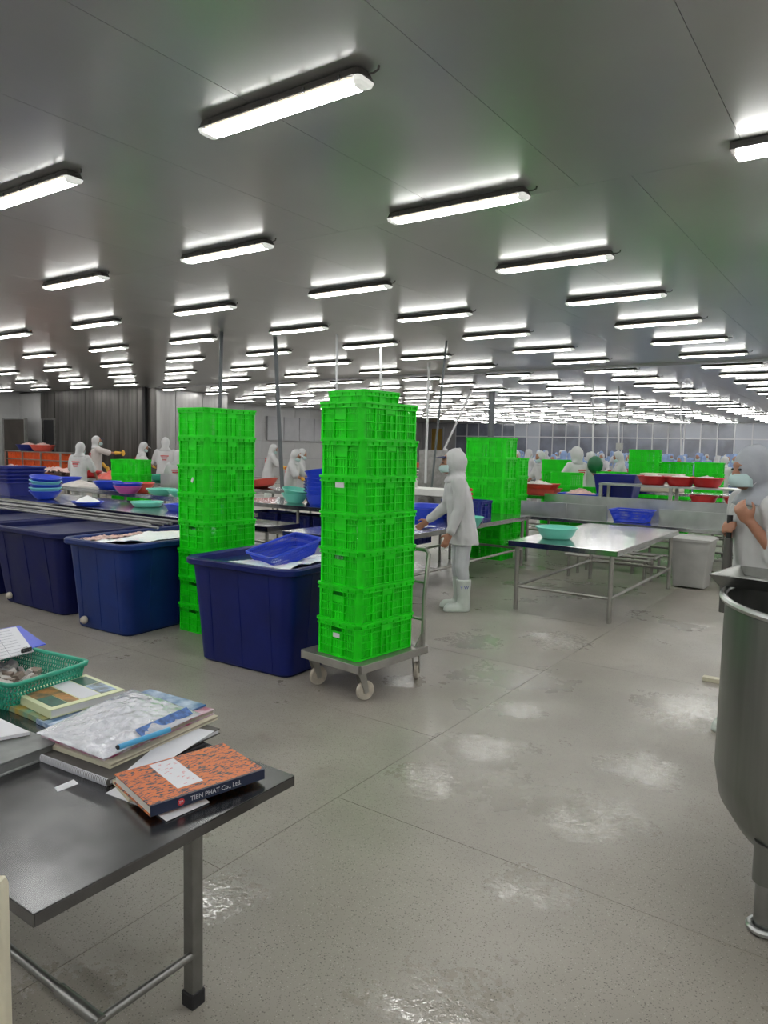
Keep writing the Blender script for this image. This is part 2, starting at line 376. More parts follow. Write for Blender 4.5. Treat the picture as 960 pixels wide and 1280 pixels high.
MB().box((-29.62, 16.92, 0), (-29.5, 16.99, 2.58)).box((-28.75, 16.92, 0), (-28.65, 16.99, 2.58)).box((-29.5, 16.92, 2.5), (-28.75, 16.99, 2.58)).build('door_frame', M['steel_dk'], d1)
lf = tag(MB().box((-31.35, 16.2, .05), (-29.7, 16.27, 2.5)).build('door_2', mat('brown_steel_leaf', (.085, .07, .06), .3, .5, vary=.4, vscale=1.5)), kind='structure')
MB().box((-31.42, 16.17, .02), (-31.35, 16.3, 2.56)).box((-29.7, 16.17, .02), (-29.63, 16.3, 2.56)).box((-31.35, 16.17, 2.5), (-29.7, 16.3, 2.56)).build('door_frame', M['steel'], lf)
d3 = tag(MB().box((-22.66, 18.6, 0), (-22.64, 19.6, 2.3)).build('door_3', M['dark']), kind='structure')
MB().box((-22.66, 18.5, 0), (-22.6, 18.6, 2.4)).box((-22.66, 19.6, 0), (-22.6, 19.7, 2.4)).box((-22.66, 18.6, 2.3), (-22.6, 19.6, 2.4)).build('door_frame', M['frame_al'], d3)
wl = wall('wall_side', (-27.1, 21, 0), (-27, 40, CEIL), M['joint'])
wp = MB().box((0, .004, 0), (.03, 1.26, .94)).mesh('panel', M['wallw'])
for k in range(15):
    for q in range(4):
        o = bpy.data.objects.new('panel', wp); C.objects.link(o); o.parent = wl; o.location = (-27, 21.02+k*1.265, q*.945-.03)
wall('wall_side_far', (XL, 40, 0), (XL+.1, YF, CEIL), M['wallw'])
wall('wall_return', (XL, 40, 0), (-27, 40.1, CEIL), M['wallw'])
fw = wall('wall_far', (XL, YF, 0), (XR, YF+.1, CEIL), M['wall_grey'])
# glass partition along the far wall: every pane in its frame
wn = empty('window_1', (0, YF, 0)); tag(wn, kind='structure')
pu = MB().box((.02, -.06, 2.67), (.98, -.045, 3.60)).mesh('pane', M['pane']); pl = MB().box((.02, -.06, .9), (.98, -.045, 2.6)).mesh('pane', M['pane'])
pu2 = MB().box((.02, -.06, 2.67), (.98, -.045, 3.60)).mesh('pane', M['pane_lt']); pl2 = MB().box((.02, -.06, .9), (.98, -.045, 2.6)).mesh('pane', M['pane_lt'])
mul = MB().box((-.035, -.12, .85), (.035, -.02, 3.66)).mesh('mullion', M['frame_al'])
lighter = {5, 6, 17, 20, 21, 24, 25, 29}
for k in range(37):
    x = -28.2+k
    for me in ((pu2 if k in lighter else pu), (pl2 if k in lighter-{17, 5} else pl), mul):
        o = bpy.data.objects.new(me.name.split('.')[0], me); C.objects.link(o); o.parent = wn; o.location = (x, 0, 0)
MB().box((-28.2, -.13, 2.6), (8.9, -.02, 2.67)).build('transom', M['frame_al'], wn)
MB().box((-28.2, -.13, .82), (8.9, -.02, .9)).build('bottom_rail', M['frame_al'], wn)
MB().box((-28.2, -.13, 3.6), (8.9, -.02, 3.67)).build('top_rail', M['frame_al'], wn)
d4 = tag(MB().box((-30.4, YF-.08, 0), (-29.4, YF-.03, 3.2)).build('door_4', M['ochre']), kind='structure')
MB().box((-30.5, YF-.12, 0), (-30.4, YF, 3.3)).box((-29.4, YF-.12, 0), (-29.3, YF, 3.3)).box((-30.4, YF-.12, 3.2), (-29.4, YF, 3.3)).build('door_frame', M['wall_grey'], d4)
# beam where the nearer ceiling ends
tag(MB().box((-22, 17.0, CEIL-.05), (XR, 17.12, CEIL)).build('trim_2', M['wall_grey']), kind='structure')

# ------------------------------------------------------------------ ceiling lights
def fixture():
    root = empty('ceiling_light')
    L_ = 1.27; W_ = .15
    def ring(z, w_, l_, r): return rrect(-l_/2, l_/2, -w_/2, w_/2, r, z, 4)
    b = MB(); b.loft([ring(.088, W_*.84, L_-.03, .04), ring(.05, W_, L_, .05), ring(.036, W_+.012, L_+.012, .056), ring(.030, W_+.012, L_+.012, .056)])
    b.tube([(.635, 0, .06), (.67, 0, .055), (.70, 0, .065), (.705, 0, .09)], .007, 6)
    b.build('body', M['dgrey'], root)
    b = MB(); b.loft([ring(.004, W_-.03, L_-.125, .03), ring(-.008, W_-.07, L_-.14, .02)]); b.cur = 1; b.loft([ring(.030, W_-.006, L_-.12, .03), ring(.0165, W_-.016, L_-.122, .03)], cap=False)
    b.cur = 0; b.loft([ring(.0165, W_-.016, L_-.122, .03), ring(.004, W_-.03, L_-.125, .03)], cap=False); b.build('diffuser', [M['lamp'], M['lamp_side']], root)
    for s in (-1, 1):
        e = MB(); rr = []
        for z, w_, l0, l1 in ((.030, W_, .574, .633), (.004, W_-.02, .572, .628), (-.009, W_-.07, .565, .61)):
            p = rrect(l0, l1, -w_/2, w_/2, .027 if w_ > .1 else .02, z, 3)
            if s < 0: p = [(-q[0], -q[1], q[2]) for q in p]
            rr.append(p)
        e.loft(rr); e.build('end_cap', M['endcap'], root)
    c = MB()
    for s in (-1, 1):
        for k in range(5): c.box((-.5+k*.25-.008, s*.0815-.006, .022), (-.5+k*.25+.008, s*.0815+.006, .055))
    tag(c.build('clips', M['clip'], root), kind='stuff')
    MB().box((-.35, -.03, .088), (.35, .03, .1)).build('bracket', M['steel'], root)
    return root
spots = []
for j in range(-4, 11):
    for i in range(-4, 23):
        x = -3.044-2.686*j; y = 3.211+2.052*i
        if x > XR-1 or x < XL+1 or y > YF-1: continue
        if x < -22 and y > 16.3 and not (x > -26.3 and y > 21.5): continue
        d = (Vector((x, y, 3.6))-CAM); dd = d.dot(FWD)
        if dd > .3: px_ = 480+F_PX*d.dot(RGT)/dd; py_ = 640-F_PX*d.dot(UPV)/dd; vis = -80 < px_ < 1040 and -80 < py_
        else: vis = False
        near = abs(x) < 7 and y < 8
        if vis or near or True: spots.append((not vis, y+abs(x)*.3, x, y, i, j, vis))
spots.sort()
fx = fixture(); rest = []
for n_, (_, _, x, y, i, j, vis) in enumerate(spots):
    if vis and n_ < 295:
        if vis:
            rk = sum(1 for q in spots if q[6] and q[5] == j and q[4] <= i)
            if j: lb = 'twin-tube ceiling light %s from the front, %s row %s of middle' % (ORD[rk-1], ORD[abs(j)-1], 'left' if j > 0 else 'right')
            else: lb = 'twin-tube ceiling light %s from the front, middle row' % ORD[rk-1]
        inst(fx, (x, y, 3.61), 0, lb, 'ceiling light', 'twin-tube lights on the ceiling', scale=(1, 1, .8))
    else: rest.append((x, y))
g = MB(); g2 = MB()
for x, y in rest:
    g.box((x-.6, y-.06, 3.60), (x+.6, y+.06, 3.64)); g2.box((x-.635, y-.075, 3.64), (x+.635, y+.075, 3.685))
r_ = g.build('unseen_ceiling_lights', M['lamp']); tag(r_, 'unseen lit ceiling lights outside the view, kept to light the hall', 'ceiling light', 'twin-tube lights on the ceiling', 'stuff')  # unseen lights outside the view, joined and kept for the light they give
tag(g2.build('bodies', M['dgrey'], r_), kind='stuff')
# conduits hanging from the ceiling
for (x0, y0, x1, y1, d, mk, r, lb) in ((277, 413, 275, 505, 13.0, 'conduit', .035, 'thin dark conduit hanging from the ceiling behind the left green stack'),
    (344, 427, 352, 592, 13.5, 'conduit', .038, 'dark leaning conduit from the ceiling down to the mint basins'),
    (421, 440, 421, 500, 13.0, 'conduit_w', .022, 'thin pale conduit hanging above the left side of the trolley stack'),
    (476, 452, 476, 505, 14, 'conduit_w', .022, 'thin pale conduit hanging above the right side of the trolley stack'),
    (556, 448, 543, 575, 13.5, 'conduit', .022, 'slim dark cable slanting down beside the ochre door'),
    (536, 462, 533, 560, 17, 'conduit_w', .03, 'white vertical conduit in front of the ochre door'),
    (577, 515, 556, 560, 24, 'conduit_w', .035, 'white conduit leaning to the left, right of the ochre door'),
    (615, 497, 613, 549, 25, 'conduit', .11, 'thick grey post standing behind the crates right of the hooded worker'),
    (742, 455, 741, 555, 19, 'conduit_w', .022, 'thin grey conduit above the worker with the see-through cape'),
    (774, 470, 773, 565, 22, 'conduit_w', .03, 'pale conduit with a small switch box right of the caped worker'),
    (851, 475, 851, 570, 22, 'conduit_w', .02, 'thin conduit hanging above the red basins')):
    if mk == 'conduit' and d == 25: a = dep(x0, y0, d); a.z = CEIL; b = Vector((a.x, a.y, 0))
    else:
        a = dep(x0, y0, d); b = dep(x1, y1, d); b = b+(a-b)*((.86-b.z)/(a.z-b.z))
        k = (CEIL-b.z)/(a.z-b.z) if a.z != b.z else 1; a = b+(a-b)*k
    o = MB().tube([a, b], r, 8).build('conduit', M[mk], smooth='auto'); tag(o, lb, 'conduit')
    if mk == 'conduit_w' and x0 == 774: MB().box((b.x-.09, b.y-.09, b.z+.9), (b.x+.09, b.y+.04, b.z+1.1)).build('switch_box', M['grey_pl'], o)
# ------------------------------------------------------------------ foreground table and what lies on it
TZ = .60
def steel_table(name, x0, x1, y0, y1, z, label, edge=.05, legr=.02, inset=.06, topm='steel_wet', legm='galv', stretch_z=.28, nleg=2, legs_square=False, shelf=False, cat='table', foot=True, group=None):
    t = empty(name, ((x0+x1)/2, (y0+y1)/2, 0), 0, label, cat, group)
    hx, hy = (x1-x0)/2, (y1-y0)/2
    b = MB(); th = .004
    b.loft([rrect(-hx, hx, -hy, hy, .006, z-.003, 2), rrect(-hx+.004, hx-.004, -hy+.004, hy-.004, .006, z, 2)])
    b.box((-hx, -hy, z-edge), (hx, -hy+th, z-.002)).box((-hx, hy-th, z-edge), (hx, hy, z-.002)).box((-hx, -hy, z-edge), (-hx+th, hy, z-.002)).box((hx-th, -hy, z-edge), (hx, hy, z-.002))
    b.box((-hx+.02, -hy+.02, z-.02), (hx-.02, hy-.02, z-.004))
    b.build('tabletop', M[topm], t)
    ly = (-hy+inset, hy-inset)
    lx = [-hx+inset+(2*hx-2*inset)*k/(nleg-1) for k in range(nleg)]
    for a in lx:
        for c in ly:
            l = MB()
            if legs_square: l.bar((a, c, .03), (a, c, z-.02), legr*2)
            else: l.tube([(a, c, .02), (a, c, z-.02)], legr, 12)
            lo = l.build('leg', M[legm], t, smooth='auto')
            if foot: MB().tube([(a, c, 0), (a, c, .045)], [legr*1.35, legr*1.2], 10).build('foot_cap', M['black'], lo)
    if stretch_z:
        for c in ly: MB().tube([(lx[0], c, stretch_z), (lx[-1], c, stretch_z)], legr*.75, 8).build('stretcher', M[legm], t, smooth='auto')
        for a in (lx[0], lx[-1]): MB().tube([(a, ly[0], stretch_z), (a, ly[1], stretch_z)], legr*.75, 8).build('stretcher', M[legm], t, smooth='auto')
        if shelf: MB().box((lx[0], ly[0], stretch_z), (lx[-1], ly[1], stretch_z+.02)).build('shelf', M['galv'], t)
    return t
# the desk in front: square legs set well in from the end
t = empty('steel_desk', (-2.5, 1.3, 0), 0, 'dark scuffed steel table in the front left corner carrying books', 'table')
b = MB(); X0, X1, Y0, Y1 = -.9, .94, -.455, .445
b.box((X0, Y0, TZ-.003), (X1, Y1, TZ)); b.box((X0, Y0, TZ-.035), (X1, Y0+.004, TZ-.003)); b.box((X0, Y1-.004, TZ-.035), (X1, Y1, TZ-.003)); b.box((X1-.004, Y0+.004, TZ-.035), (X1, Y1-.004, TZ-.003)); b.box((X0, Y0, TZ-.035), (X0+.004, Y1, TZ-.003))
b.box((X0+.02, Y0+.02, TZ-.02), (X1-.02, Y1-.02, TZ-.004))
b.build('tabletop', M['steel_top'], t, bevel=.0015)
for lx, ly in ((.875, .07), (.1, -.40), (-.84, -.40), (-.84, .07)):
    l = MB().bar((lx, ly, .03), (lx, ly, TZ-.02), .042).build('leg', M['steel_dk'], t, bevel=.004)
    MB().box((lx-.026, ly-.026, 0), (lx+.026, ly+.026, .05)).build('foot_cap', M['black'], l, bevel=.006)
MB().tube([(.885, .06, .17), (.885, -.27, .17)], .013, 10).build('stretcher', M['steel_dk'], t, smooth='auto')
MB().tube([(.895, -.255, .17), (.70, -.255, .17)], .018, 10).tube([(.71, -.255, .17), (-.84, -.245, .17)], .014, 10).build('stretcher', M['steel_dk'], t, smooth='auto')
MB().bar((.86, -.40, TZ-.045), (-.84, -.40, TZ-.045), .03, .02).bar((.875, -.42, TZ-.045), (.875, .1, TZ-.045), .03, .02).build('frame_bar', M['steel_dk'], t)

def book(corners, z0, z1, cover, name='book', label='', pages='paper_old', spine_side=None, cat='book', th=.004):
    """corners: four (x, y) going round; edge 0-1 carries the spine"""
    c = [Vector((p[0], p[1])) for p in corners]; ctr = sum(c, Vector((0, 0)))/4
    ex = (c[1]-c[0]).normalized(); ang = math.atan2(ex.y, ex.x)
    L_ = ((c[1]-c[0]).length+(c[2]-c[3]).length)/2; W_ = ((c[3]-c[0]).length+(c[2]-c[1]).length)/2
    o = empty(name, (ctr.x, ctr.y, z0), ang, label, cat); H_ = z1-z0
    MB().box((-L_/2, -W_/2, H_-th), (L_/2, W_/2, H_)).build('front_cover', M[cover], o, bevel=.0012)
    MB().box((-L_/2, -W_/2, 0), (L_/2, W_/2, th)).build('back_cover', M[cover], o)
    MB().box((-L_/2+.004, -W_/2+.003, th), (L_/2-.004, W_/2-.004, H_-th)).build('pages', M[pages], o)
    MB().box((-L_/2, -W_/2-.003, 0), (L_/2, -W_/2+.002, H_)).build('spine', M[cover if not spine_side else spine_side], o, bevel=.001)
    return o, L_, W_, H_
# orange marbled ledger cover
def marbled():
    mt = bpy.data.materials.new('orange_marbled_cover'); mt.use_nodes = True; nt = mt.node_tree; N = nt.nodes; L = nt.links; b = N['Principled BSDF']
    tc = N.new('ShaderNodeTexCoord'); mp = N.new('ShaderNodeMapping'); mp.inputs['Scale'].default_value = (55, 140, 40); mp.inputs['Rotation'].default_value = (0, 0, .6)
    L.new(tc.outputs['Object'], mp.inputs['Vector'])
    v = N.new('ShaderNodeTexNoise'); v.inputs['Scale'].default_value = 1; v.inputs['Detail'].default_value = 3; v.inputs['Distortion'].default_value = .8; L.new(mp.outputs[0], v.inputs['Vector'])
    r = N.new('ShaderNodeValToRGB'); r.color_ramp.elements[0].position = .435; r.color_ramp.elements[1].position = .475
    r.color_ramp.elements[0].color = (.035, .04, .07, 1); r.color_ramp.elements[1].color = (.58, .15, .035, 1)
    sb = v
    L.new(sb.outputs[0], r.inputs['Fac']); L.new(r.outputs['Color'], b.inputs['Base Color']); b.inputs['Roughness'].default_value = .4
    return mt
M['marbled'] = marbled(); M['navy_spine'] = mat('navy_spine', (.012, .02, .05), .35)
def text_mesh(s, size, name, m_, parent, loc, rot, extrude=.0004, sx=1):
    cu = bpy.data.curves.new('t', 'FONT'); cu.body = s; cu.size = size; cu.extrude = extrude; cu.align_x = 'LEFT'; cu.resolution_u = 2
    o = bpy.data.objects.new('t', cu); C.objects.link(o)
    me = bpy.data.meshes.new_from_object(o.evaluated_get(bpy.context.evaluated_depsgraph_get())); bpy.data.objects.remove(o)
    me.materials.clear(); me.materials.append(m_); x = bpy.data.objects.new(name, me); C.objects.link(x); x.parent = parent
    x.location = loc; x.rotation_euler = rot; x.scale = (sx, 1, 1); return x
def sheet(corners, z, name='paper', label=None, m_='paper', cat='paper', th=.0015, zs=None, group=None):
    b = MB(); zs = zs or [z]*4
    b.add([(p[0], p[1], q) for p, q in zip(corners, zs)]+[(p[0], p[1], q+th) for p, q in zip(corners, zs)], [(3,2,1,0),(4,5,6,7),(0,1,5,4),(1,2,6,5),(2,3,7,6),(3,0,4,7)])
    return tag(b.build(name, M[m_]), label, cat, group)
P2 = lambda x, y, z: tuple(at(x, y, z)[:2])
sheet([P2(132, 992, TZ), P2(196, 1016, TZ), P2(250, 972, TZ), P2(196, 955, TZ)], TZ+.0005, label='white sheet sticking out left under the orange ledger')
sheet([P2(170, 1000, TZ), P2(208, 1028, TZ), P2(262, 1004, TZ), P2(225, 975, TZ)], TZ+.0025, label='white sheet sticking out in front of the orange ledger')
tb, _, _, _ = book([P2(160, 1000, TZ+.01), P2(300, 960, TZ+.01), P2(250, 938, TZ+.01), P2(140, 975, TZ+.01)], TZ+.004, TZ+.014, 'cream', 'notebook', 'thin pale notebook lying under the orange ledger')
led, L_, W_, H_ = book([P2(186, 1010, .643), P2(329, 963, .643), P2(278, 928, .643), P2(146, 970, .643)], TZ+.0145, TZ+.047, 'marbled', 'ledger', 'thick orange patterned ledger with a navy spine and blank white label', 'white_pl', 'navy_spine')
MB().box((-L_/2+.11, -W_/2+.05, H_), (-L_/2+.195, W_/2-.012, H_+.0008)).build('cover_label', M['paper'], led)
g = MB(); random.seed(3)
for k in range(26):
    x = -L_/2+.12+random.random()*.06; y = -W_/2+.06+random.random()*(W_-.09); g.box((x, y, H_+.0008), (x+.004+random.random()*.008, y+.0012, H_+.0012))
g.build('faint_print', M['red_ink'], led)
MB().box((-L_/2, -W_/2-.0032, H_-.004), (L_/2, -W_/2+.006, H_+.0004)).build('spine_edge', M['navy_spine'], led)
text_mesh('TIEN PHAT Co., Ltd.', .021, 'spine_lettering', M['paper'], led, (-L_/2+.125, -W_/2-.0036, .0095), (PI/2, 0, 0), sx=.95)
g = MB(); g.lathe([(.011, 0), (.011, .0006)], n=18, mtx=Matrix.Rotation(PI/2, 3, 'X')); g.build('round_mark', M['red_ink'], led, loc=(-L_/2+.095, -W_/2-.0032, .016))
text_mesh('TP', .013, 'mark_lettering', M['paper'], led, (-L_/2+.087, -W_/2-.0042, .0115), (PI/2, 0, 0))
# sticker
sheet([P2(68, 985, TZ), P2(72, 990, TZ), P2(98, 980, TZ), P2(92, 975, TZ)], TZ+.0003, 'paper_label', 'small blank white sticker on the bare steel tabletop', cat='sticker')
# pile with the spiral notebook at its foot
def quad(*p, z): return [P2(x, y, z) for x, y in p]
sp, L_, W_, H_ = book(quad((68, 950), (143, 978), (270, 912), (175, 885), z=.615), TZ+.001, TZ+.022, 'dgrey', 'spiral_notebook', 'grey spiral-bound notebook at the foot of the paper pile', 'paper')
g = MB()
for k in range(44):
    x = -L_/2+.008+k*(L_-.016)/43; g.tube([(x, -W_/2-.003+.006*math.cos(a), .0105+.0125*math.sin(a)) for a in [2*PI*q/8 for q in range(9)]], .0022, 4, cap=False)
g.build('wire_binding', M['paper'], sp)
b1, L1, W1, H1 = book(quad((72, 930), (146, 955), (262, 893), (185, 868), z=.645), TZ+.024, TZ+.040, 'cream', 'worn_book', 'worn book with brown page edges right above the spiral notebook', 'paper_old')
sheet(quad((150, 968), (200, 955), (268, 912), (225, 905), z=.63), TZ+.0235, label='loose white sheet jutting out right of the paper pile')
M['mag_a'] = mat('magazine_red_blue', (.6, .6, .65), .35, vary=.8, vscale=22, dark=(.35, .03, .12)); M['mag_b'] = mat('magazine_blue', (.5, .6, .7), .35, vary=.6, vscale=16, dark=(.03, .12, .3))
b2, *_ = book(quad((68, 920), (140, 946), (258, 886), (180, 862), z=.66), TZ+.041, TZ+.062, 'mag_a', 'magazine_bundle', 'thick magazine bundle with red and blue cover under the plastic bag', 'paper_old')
b3, *_ = book(quad((70, 908), (138, 932), (250, 880), (180, 858), z=.67), TZ+.063, TZ+.070, 'mag_b', 'magazine', 'thin blue magazine just beneath the plastic bag', 'paper')
p0, p1 = at(148, 934, .685), at(212, 912, .685)
pn = MB().tube([p0, p1], .0095, 12).build('marker_pen', mat('sky_blue_pen', (.05, .33, .6), .3), smooth='auto'); tag(pn, 'light blue tube-shaped pen sticking out under the plastic bag', 'pen')
d = (p0-p1).normalized(); MB().tube([p0, p0+d*.006], .008, 10).build('pen_end', M['dark'], pn)
# puffy plastic bag of papers
q = [at(45, 917, .672), at(130, 950, .672), at(252, 893, .672), at(165, 862, .672)]
def pillow(q, n, h, wr):
    b = MB(); o = []
    for s in (1, -1):
        for i in range(n+1):
            for j in range(n+1):
                u, v = i/n, j/n; p = (q[0]*(1-u)+q[1]*u)*(1-v)+(q[3]*(1-u)+q[2]*u)*v
                e = (min(u, 1-u)*2)**.5*(min(v, 1-v)*2)**.55 if 0 < u < 1 and 0 < v < 1 else 0
                nz = noise.noise(Vector((p.x*28, p.y*28, s*3)))*wr*e+abs(noise.noise(Vector((p.x*60, p.y*45, s))))*wr*.6*e
                o.append(p+Vector((0, 0, (h*e+nz) if s > 0 else -.001)))
    f = []; K = (n+1)**2
    for i in range(n):
        for j in range(n):
            a = i*(n+1)+j; f.append((a, a+n+1, a+n+2, a+1)); f.append((K+a, K+a+1, K+a+n+2, K+a+n+1))
    return b.add(o, f)
bag = pillow(q, 50, .042, .016).build('plastic_bag', mat('clear_crinkled_film', (.86, .88, .95), .12, trans=.55, bump=.5, bscale=55, coat=.6), smooth=True); tag(bag, 'puffy crinkled clear plastic bag of white papers on top of the pile', 'plastic bag')
bag.location.z = .003
qq = [q[0].lerp(q[2], .1), q[1].lerp(q[3], .12), q[2].lerp(q[0], .13), q[3].lerp(q[1], .12)]
pillow(qq, 12, .026, .002).build('papers', M['paper'], bag, smooth=True)
e0 = q[1].lerp(q[2], .38); e1 = q[1].lerp(q[2], .93); nrm = (q[0]-q[1]).normalized()
g = MB(); pr = [e0+nrm*.016, e1+nrm*.016, e1+nrm*.05, e0+nrm*.05]; g.add([p+Vector((0, 0, .006 if k < 2 else .022)) for k, p in enumerate(pr)]+[p+Vector((0, 0, .009 if k < 2 else .026)) for k, p in enumerate(pr)], [(3,2,1,0),(4,5,6,7),(0,1,5,4),(1,2,6,5),(2,3,7,6),(3,0,4,7)])
g.build('printed_strip', mat('blue_print', (.08, .2, .55), .4, vary=.6, vscale=60), bag)
# books beside the basket
M['cover_cream'] = mat('cream_cover', (.62, .66, .42), .4)
M['photo_a'] = mat('autumn_photo', (.55, .24, .05), .35, vary=.9, vscale=20, dark=(.03, .05, .02)); M['photo_b'] = mat('tree_photo', (.35, .5, .75), .35, vary=.9, vscale=22, dark=(.05, .06, .02)); M['teal_cover'] = mat('teal_cover', (.05, .3, .27), .4, vary=.6, vscale=14, dark=(.35, .25, .03))
M['green_photo'] = mat('teal_river_photo', (.05, .16, .12), .35, vary=.5, vscale=30)
o1, *_ = book(quad((18, 886), (66, 906), (130, 875), (80, 855), z=.61), TZ+.001, TZ+.022, 'teal_cover', 'book', 'teal and yellow covered book at the bottom beside the green basket', 'paper_old')
o2, *_ = book(quad((66, 905), (110, 925), (185, 880), (140, 862), z=.615), TZ+.001, TZ+.019, 'mag_b', 'brochure', 'blue and grey picture brochure between photo book and plastic bag', 'paper_old')
pb, L_, W_, H_ = book(quad((25, 868), (77, 893), (148, 858), (95, 843), z=.655), TZ+.0235, TZ+.058, 'cover_cream', 'photo_book', 'cream bordered picture book with landscape photos, right of the green basket', 'white_pl')
# local frame of the book: x runs 25,868 -> 77,893 (width), y away
def patch(o, u0, u1, v0, v1, m_, L_, W_, H_, nm='photo', e=.0008): MB().box((-L_/2+L_*u0, -W_/2+W_*v0, H_), (-L_/2+L_*u1, -W_/2+W_*v1, H_+e)).build(nm, M[m_], o)
patch(pb, .10, .50, .06, .42, 'photo_a', L_, W_, H_); patch(pb, .50, .90, .06, .26, 'green_photo', L_, W_, H_); patch(pb, .5, .9, .27, .42, 'photo_a', L_, W_, H_)
patch(pb, .10, .90, .44, .70, 'paper', L_, W_, H_, 'title_panel'); patch(pb, .10, .45, .72, .94, 'green_photo', L_, W_, H_); patch(pb, .47, .90, .72, .94, 'photo_b', L_, W_, H_)
# grey metal slab with papers on it at the picture's left edge
s0 = [at(-60, 975, .60), at(62, 955, .60)]
sl = MB(); pts = rrect(-.22, .22, -.16, .16, .03, 0, 5)
def at_z(p, z): return [(x, y, z) for x, y, _ in p]
sl.loft([at_z(pts, 0), at_z(pts, .004), [(x*.985, y*.985, .008) for x, y, _ in pts], [(x*.985, y*.985, .036) for x, y, _ in pts], at_z(pts, .040), at_z(pts, .044)])
slb = sl.build('scale_platform', mat('grey_slab', (.24, .25, .25), .45, .3, vary=.25, vscale=20), loc=(-2.53, 1.19, TZ), rz=.06, smooth='auto'); tag(slb, 'grey rimmed metal platform slab at the left picture edge on the steel table', 'scale')
sheet([(-2.72, 1.10), (-2.52, 1.14), (-2.45, 1.33), (-2.66, 1.33)], TZ+.0475, 'paper_stack', 'small stack of white papers on the grey slab', th=.012)
# green basket
BX, BY, BR = -3.13, 1.60, .13
def basket_mesh(Lx, Ly, h, taper, m_, name, parent, wire=.0055, nx=26, ny=18, rows=6):
    root = parent; g = MB()
    def ring(z, k): return rrect(-Lx/2*k, Lx/2*k, -Ly/2*k, Ly/2*k, .04*k, z, 5)
    top = ring(h, 1); r0 = [ring(h-.014, 1.0), ring(h-.014, 1.035), ring(h+.002, 1.045), ring(h+.004, 1.03), ring(h+.002, .985), ring(h-.012, .985)]
    g.loft(r0+[r0[0]], cap=False); g.build('rim', M[m_], root, smooth=True)
    b = MB(); k0 = 1-taper; base = ring(0, k0); b.loft([base, [(x, y, .004) for x, y, _ in base]]); 
    N_ = 120; per = []
    def P(t, z):
        rr = ring(z, k0+taper*z/h*1.0); n = len(rr); L = [0]
        for i in range(n): L.append(L[-1]+(Vector(rr[(i+1) % n])-Vector(rr[i])).length)
        s = (t % 1)*L[-1]; i = max(q for q in range(n) if L[q] <= s); f = (s-L[i])/(L[i+1]-L[i]+1e-9)
        return Vector(rr[i]).lerp(Vector(rr[(i+1) % n]), f)
    for q in range(rows+1):
        z = .004+(h-.016)*q/rows; rr = ring(z, k0+taper*z/h); w2 = wire/2
        b.loft([rr, [(x*.988, y*.988, z) for x, y, _ in rr], [(x*.988, y*.988, z+wire) for x, y, _ in rr], [(x, y, z+wire) for x, y, _ in rr], rr], cap=False)
    for q in range(N_):
        z0 = 0.0; 
        for r_ in range(rows):
            za = .004+(h-.016)*r_/rows; zb = .004+(h-.016)*(r_+1)/rows; s = .5/N_ if r_ % 2 else -.0
            b.bar(P((q+(r_ % 2)*.5)/N_, za), P((q+((r_+1) % 2)*.5)/N_, zb), wire)
    b.build('lattice', M[m_], root); return root
gb = empty('plastic_basket', (BX, BY, TZ+.001), BR, 'green rimmed lattice basket full of small white boxes, under the clipboard', 'basket')
basket_mesh(.60, .38, .122, .10, 'teal', 'plastic_basket', gb)
M['carton'] = mat('small_carton', (.60, .57, .55), .6, vary=.3, vscale=30); M['carton_b'] = mat('brown_carton', (.35, .28, .24), .6, vary=.4, vscale=30); M['amber'] = mat('amber_packet', (.65, .30, .04), .4, vary=.4, vscale=60)
random.seed(11)
for k in range(70):
    u, v = random.uniform(-.24, .24), random.uniform(-.13, .13); lay = random.choice((0, 1)); z = TZ+.02+lay*.028+random.uniform(0, .008)
    if k >= 62: u = -.05+(k-62)*.042; v = -.135; z = TZ+.085
    R = Matrix.Rotation(BR, 3, 'Z')@Vector((u, v, 0)); a, b_, c_ = random.uniform(.018, .03), random.uniform(.012, .02), random.uniform(.011, .017)
    nm, mm = ('carton', 'carton') if k % 5 else ('carton', 'carton_b')
    if 64 <= k <= 66: mm = 'amber'
    o = MB().box((-a, -b_, -c_), (a, b_, c_)).build(nm, M[mm], bevel=.0015, loc=(BX+R.x, BY+R.y, z)); o.rotation_euler = (random.uniform(-.4, .4), random.uniform(-.4, .4), random.uniform(0, 3) if k < 62 else BR)
    tag(o, 'amber wrapped small packet by the front rim of the green basket' if mm == 'amber' else ('small brown carton among the white ones in the green basket' if mm == 'carton_b' else 'small white carton lying loose in the green basket'), 'carton', 'small cartons in the green basket')
# clipboard over the basket
cl = empty('clipboard', (-3.13, 1.57, TZ+.155), 0, 'clipboard with white printed form lying across the green basket', 'clipboard')
c0 = [at(-40, 795, .76), at(48, 813, .76), at(30, 786, .76), at(-60, 780, .76)]
cl.location = (0, 0, 0)
def slab(q, z0, z1, name, m_, parent, **k): return MB().add([(p.x, p.y, z0) for p in q]+[(p.x, p.y, z1) for p in q], [(3,2,1,0),(4,5,6,7),(0,1,5,4),(1,2,6,5),(2,3,7,6),(3,0,4,7)]).build(name, M[m_], parent, **k)
q = [at(-60, 838, .735), at(42, 813, .735), at(20, 783, .735), at(-80, 800, .735)]
q2 = [at(-60, 836, .735), at(57, 803, .735), at(24, 780, .735), at(-80, 800, .735)]
slab(q2, .724, .728, 'board', 'blue', cl)
slab(q, .7285, .7335, 'form', 'paper', cl)
g = MB(); 
for k in range(9):
    t0 = .08+k*.1; a = q[0].lerp(q[3], t0); b_ = q[1].lerp(q[2], t0); a = a.lerp(b_, .3); b_ = a.lerp(b_, .85); g.bar(Vector((a.x, a.y, .734)), Vector((b_.x, b_.y, .734)), .0012, .0006)
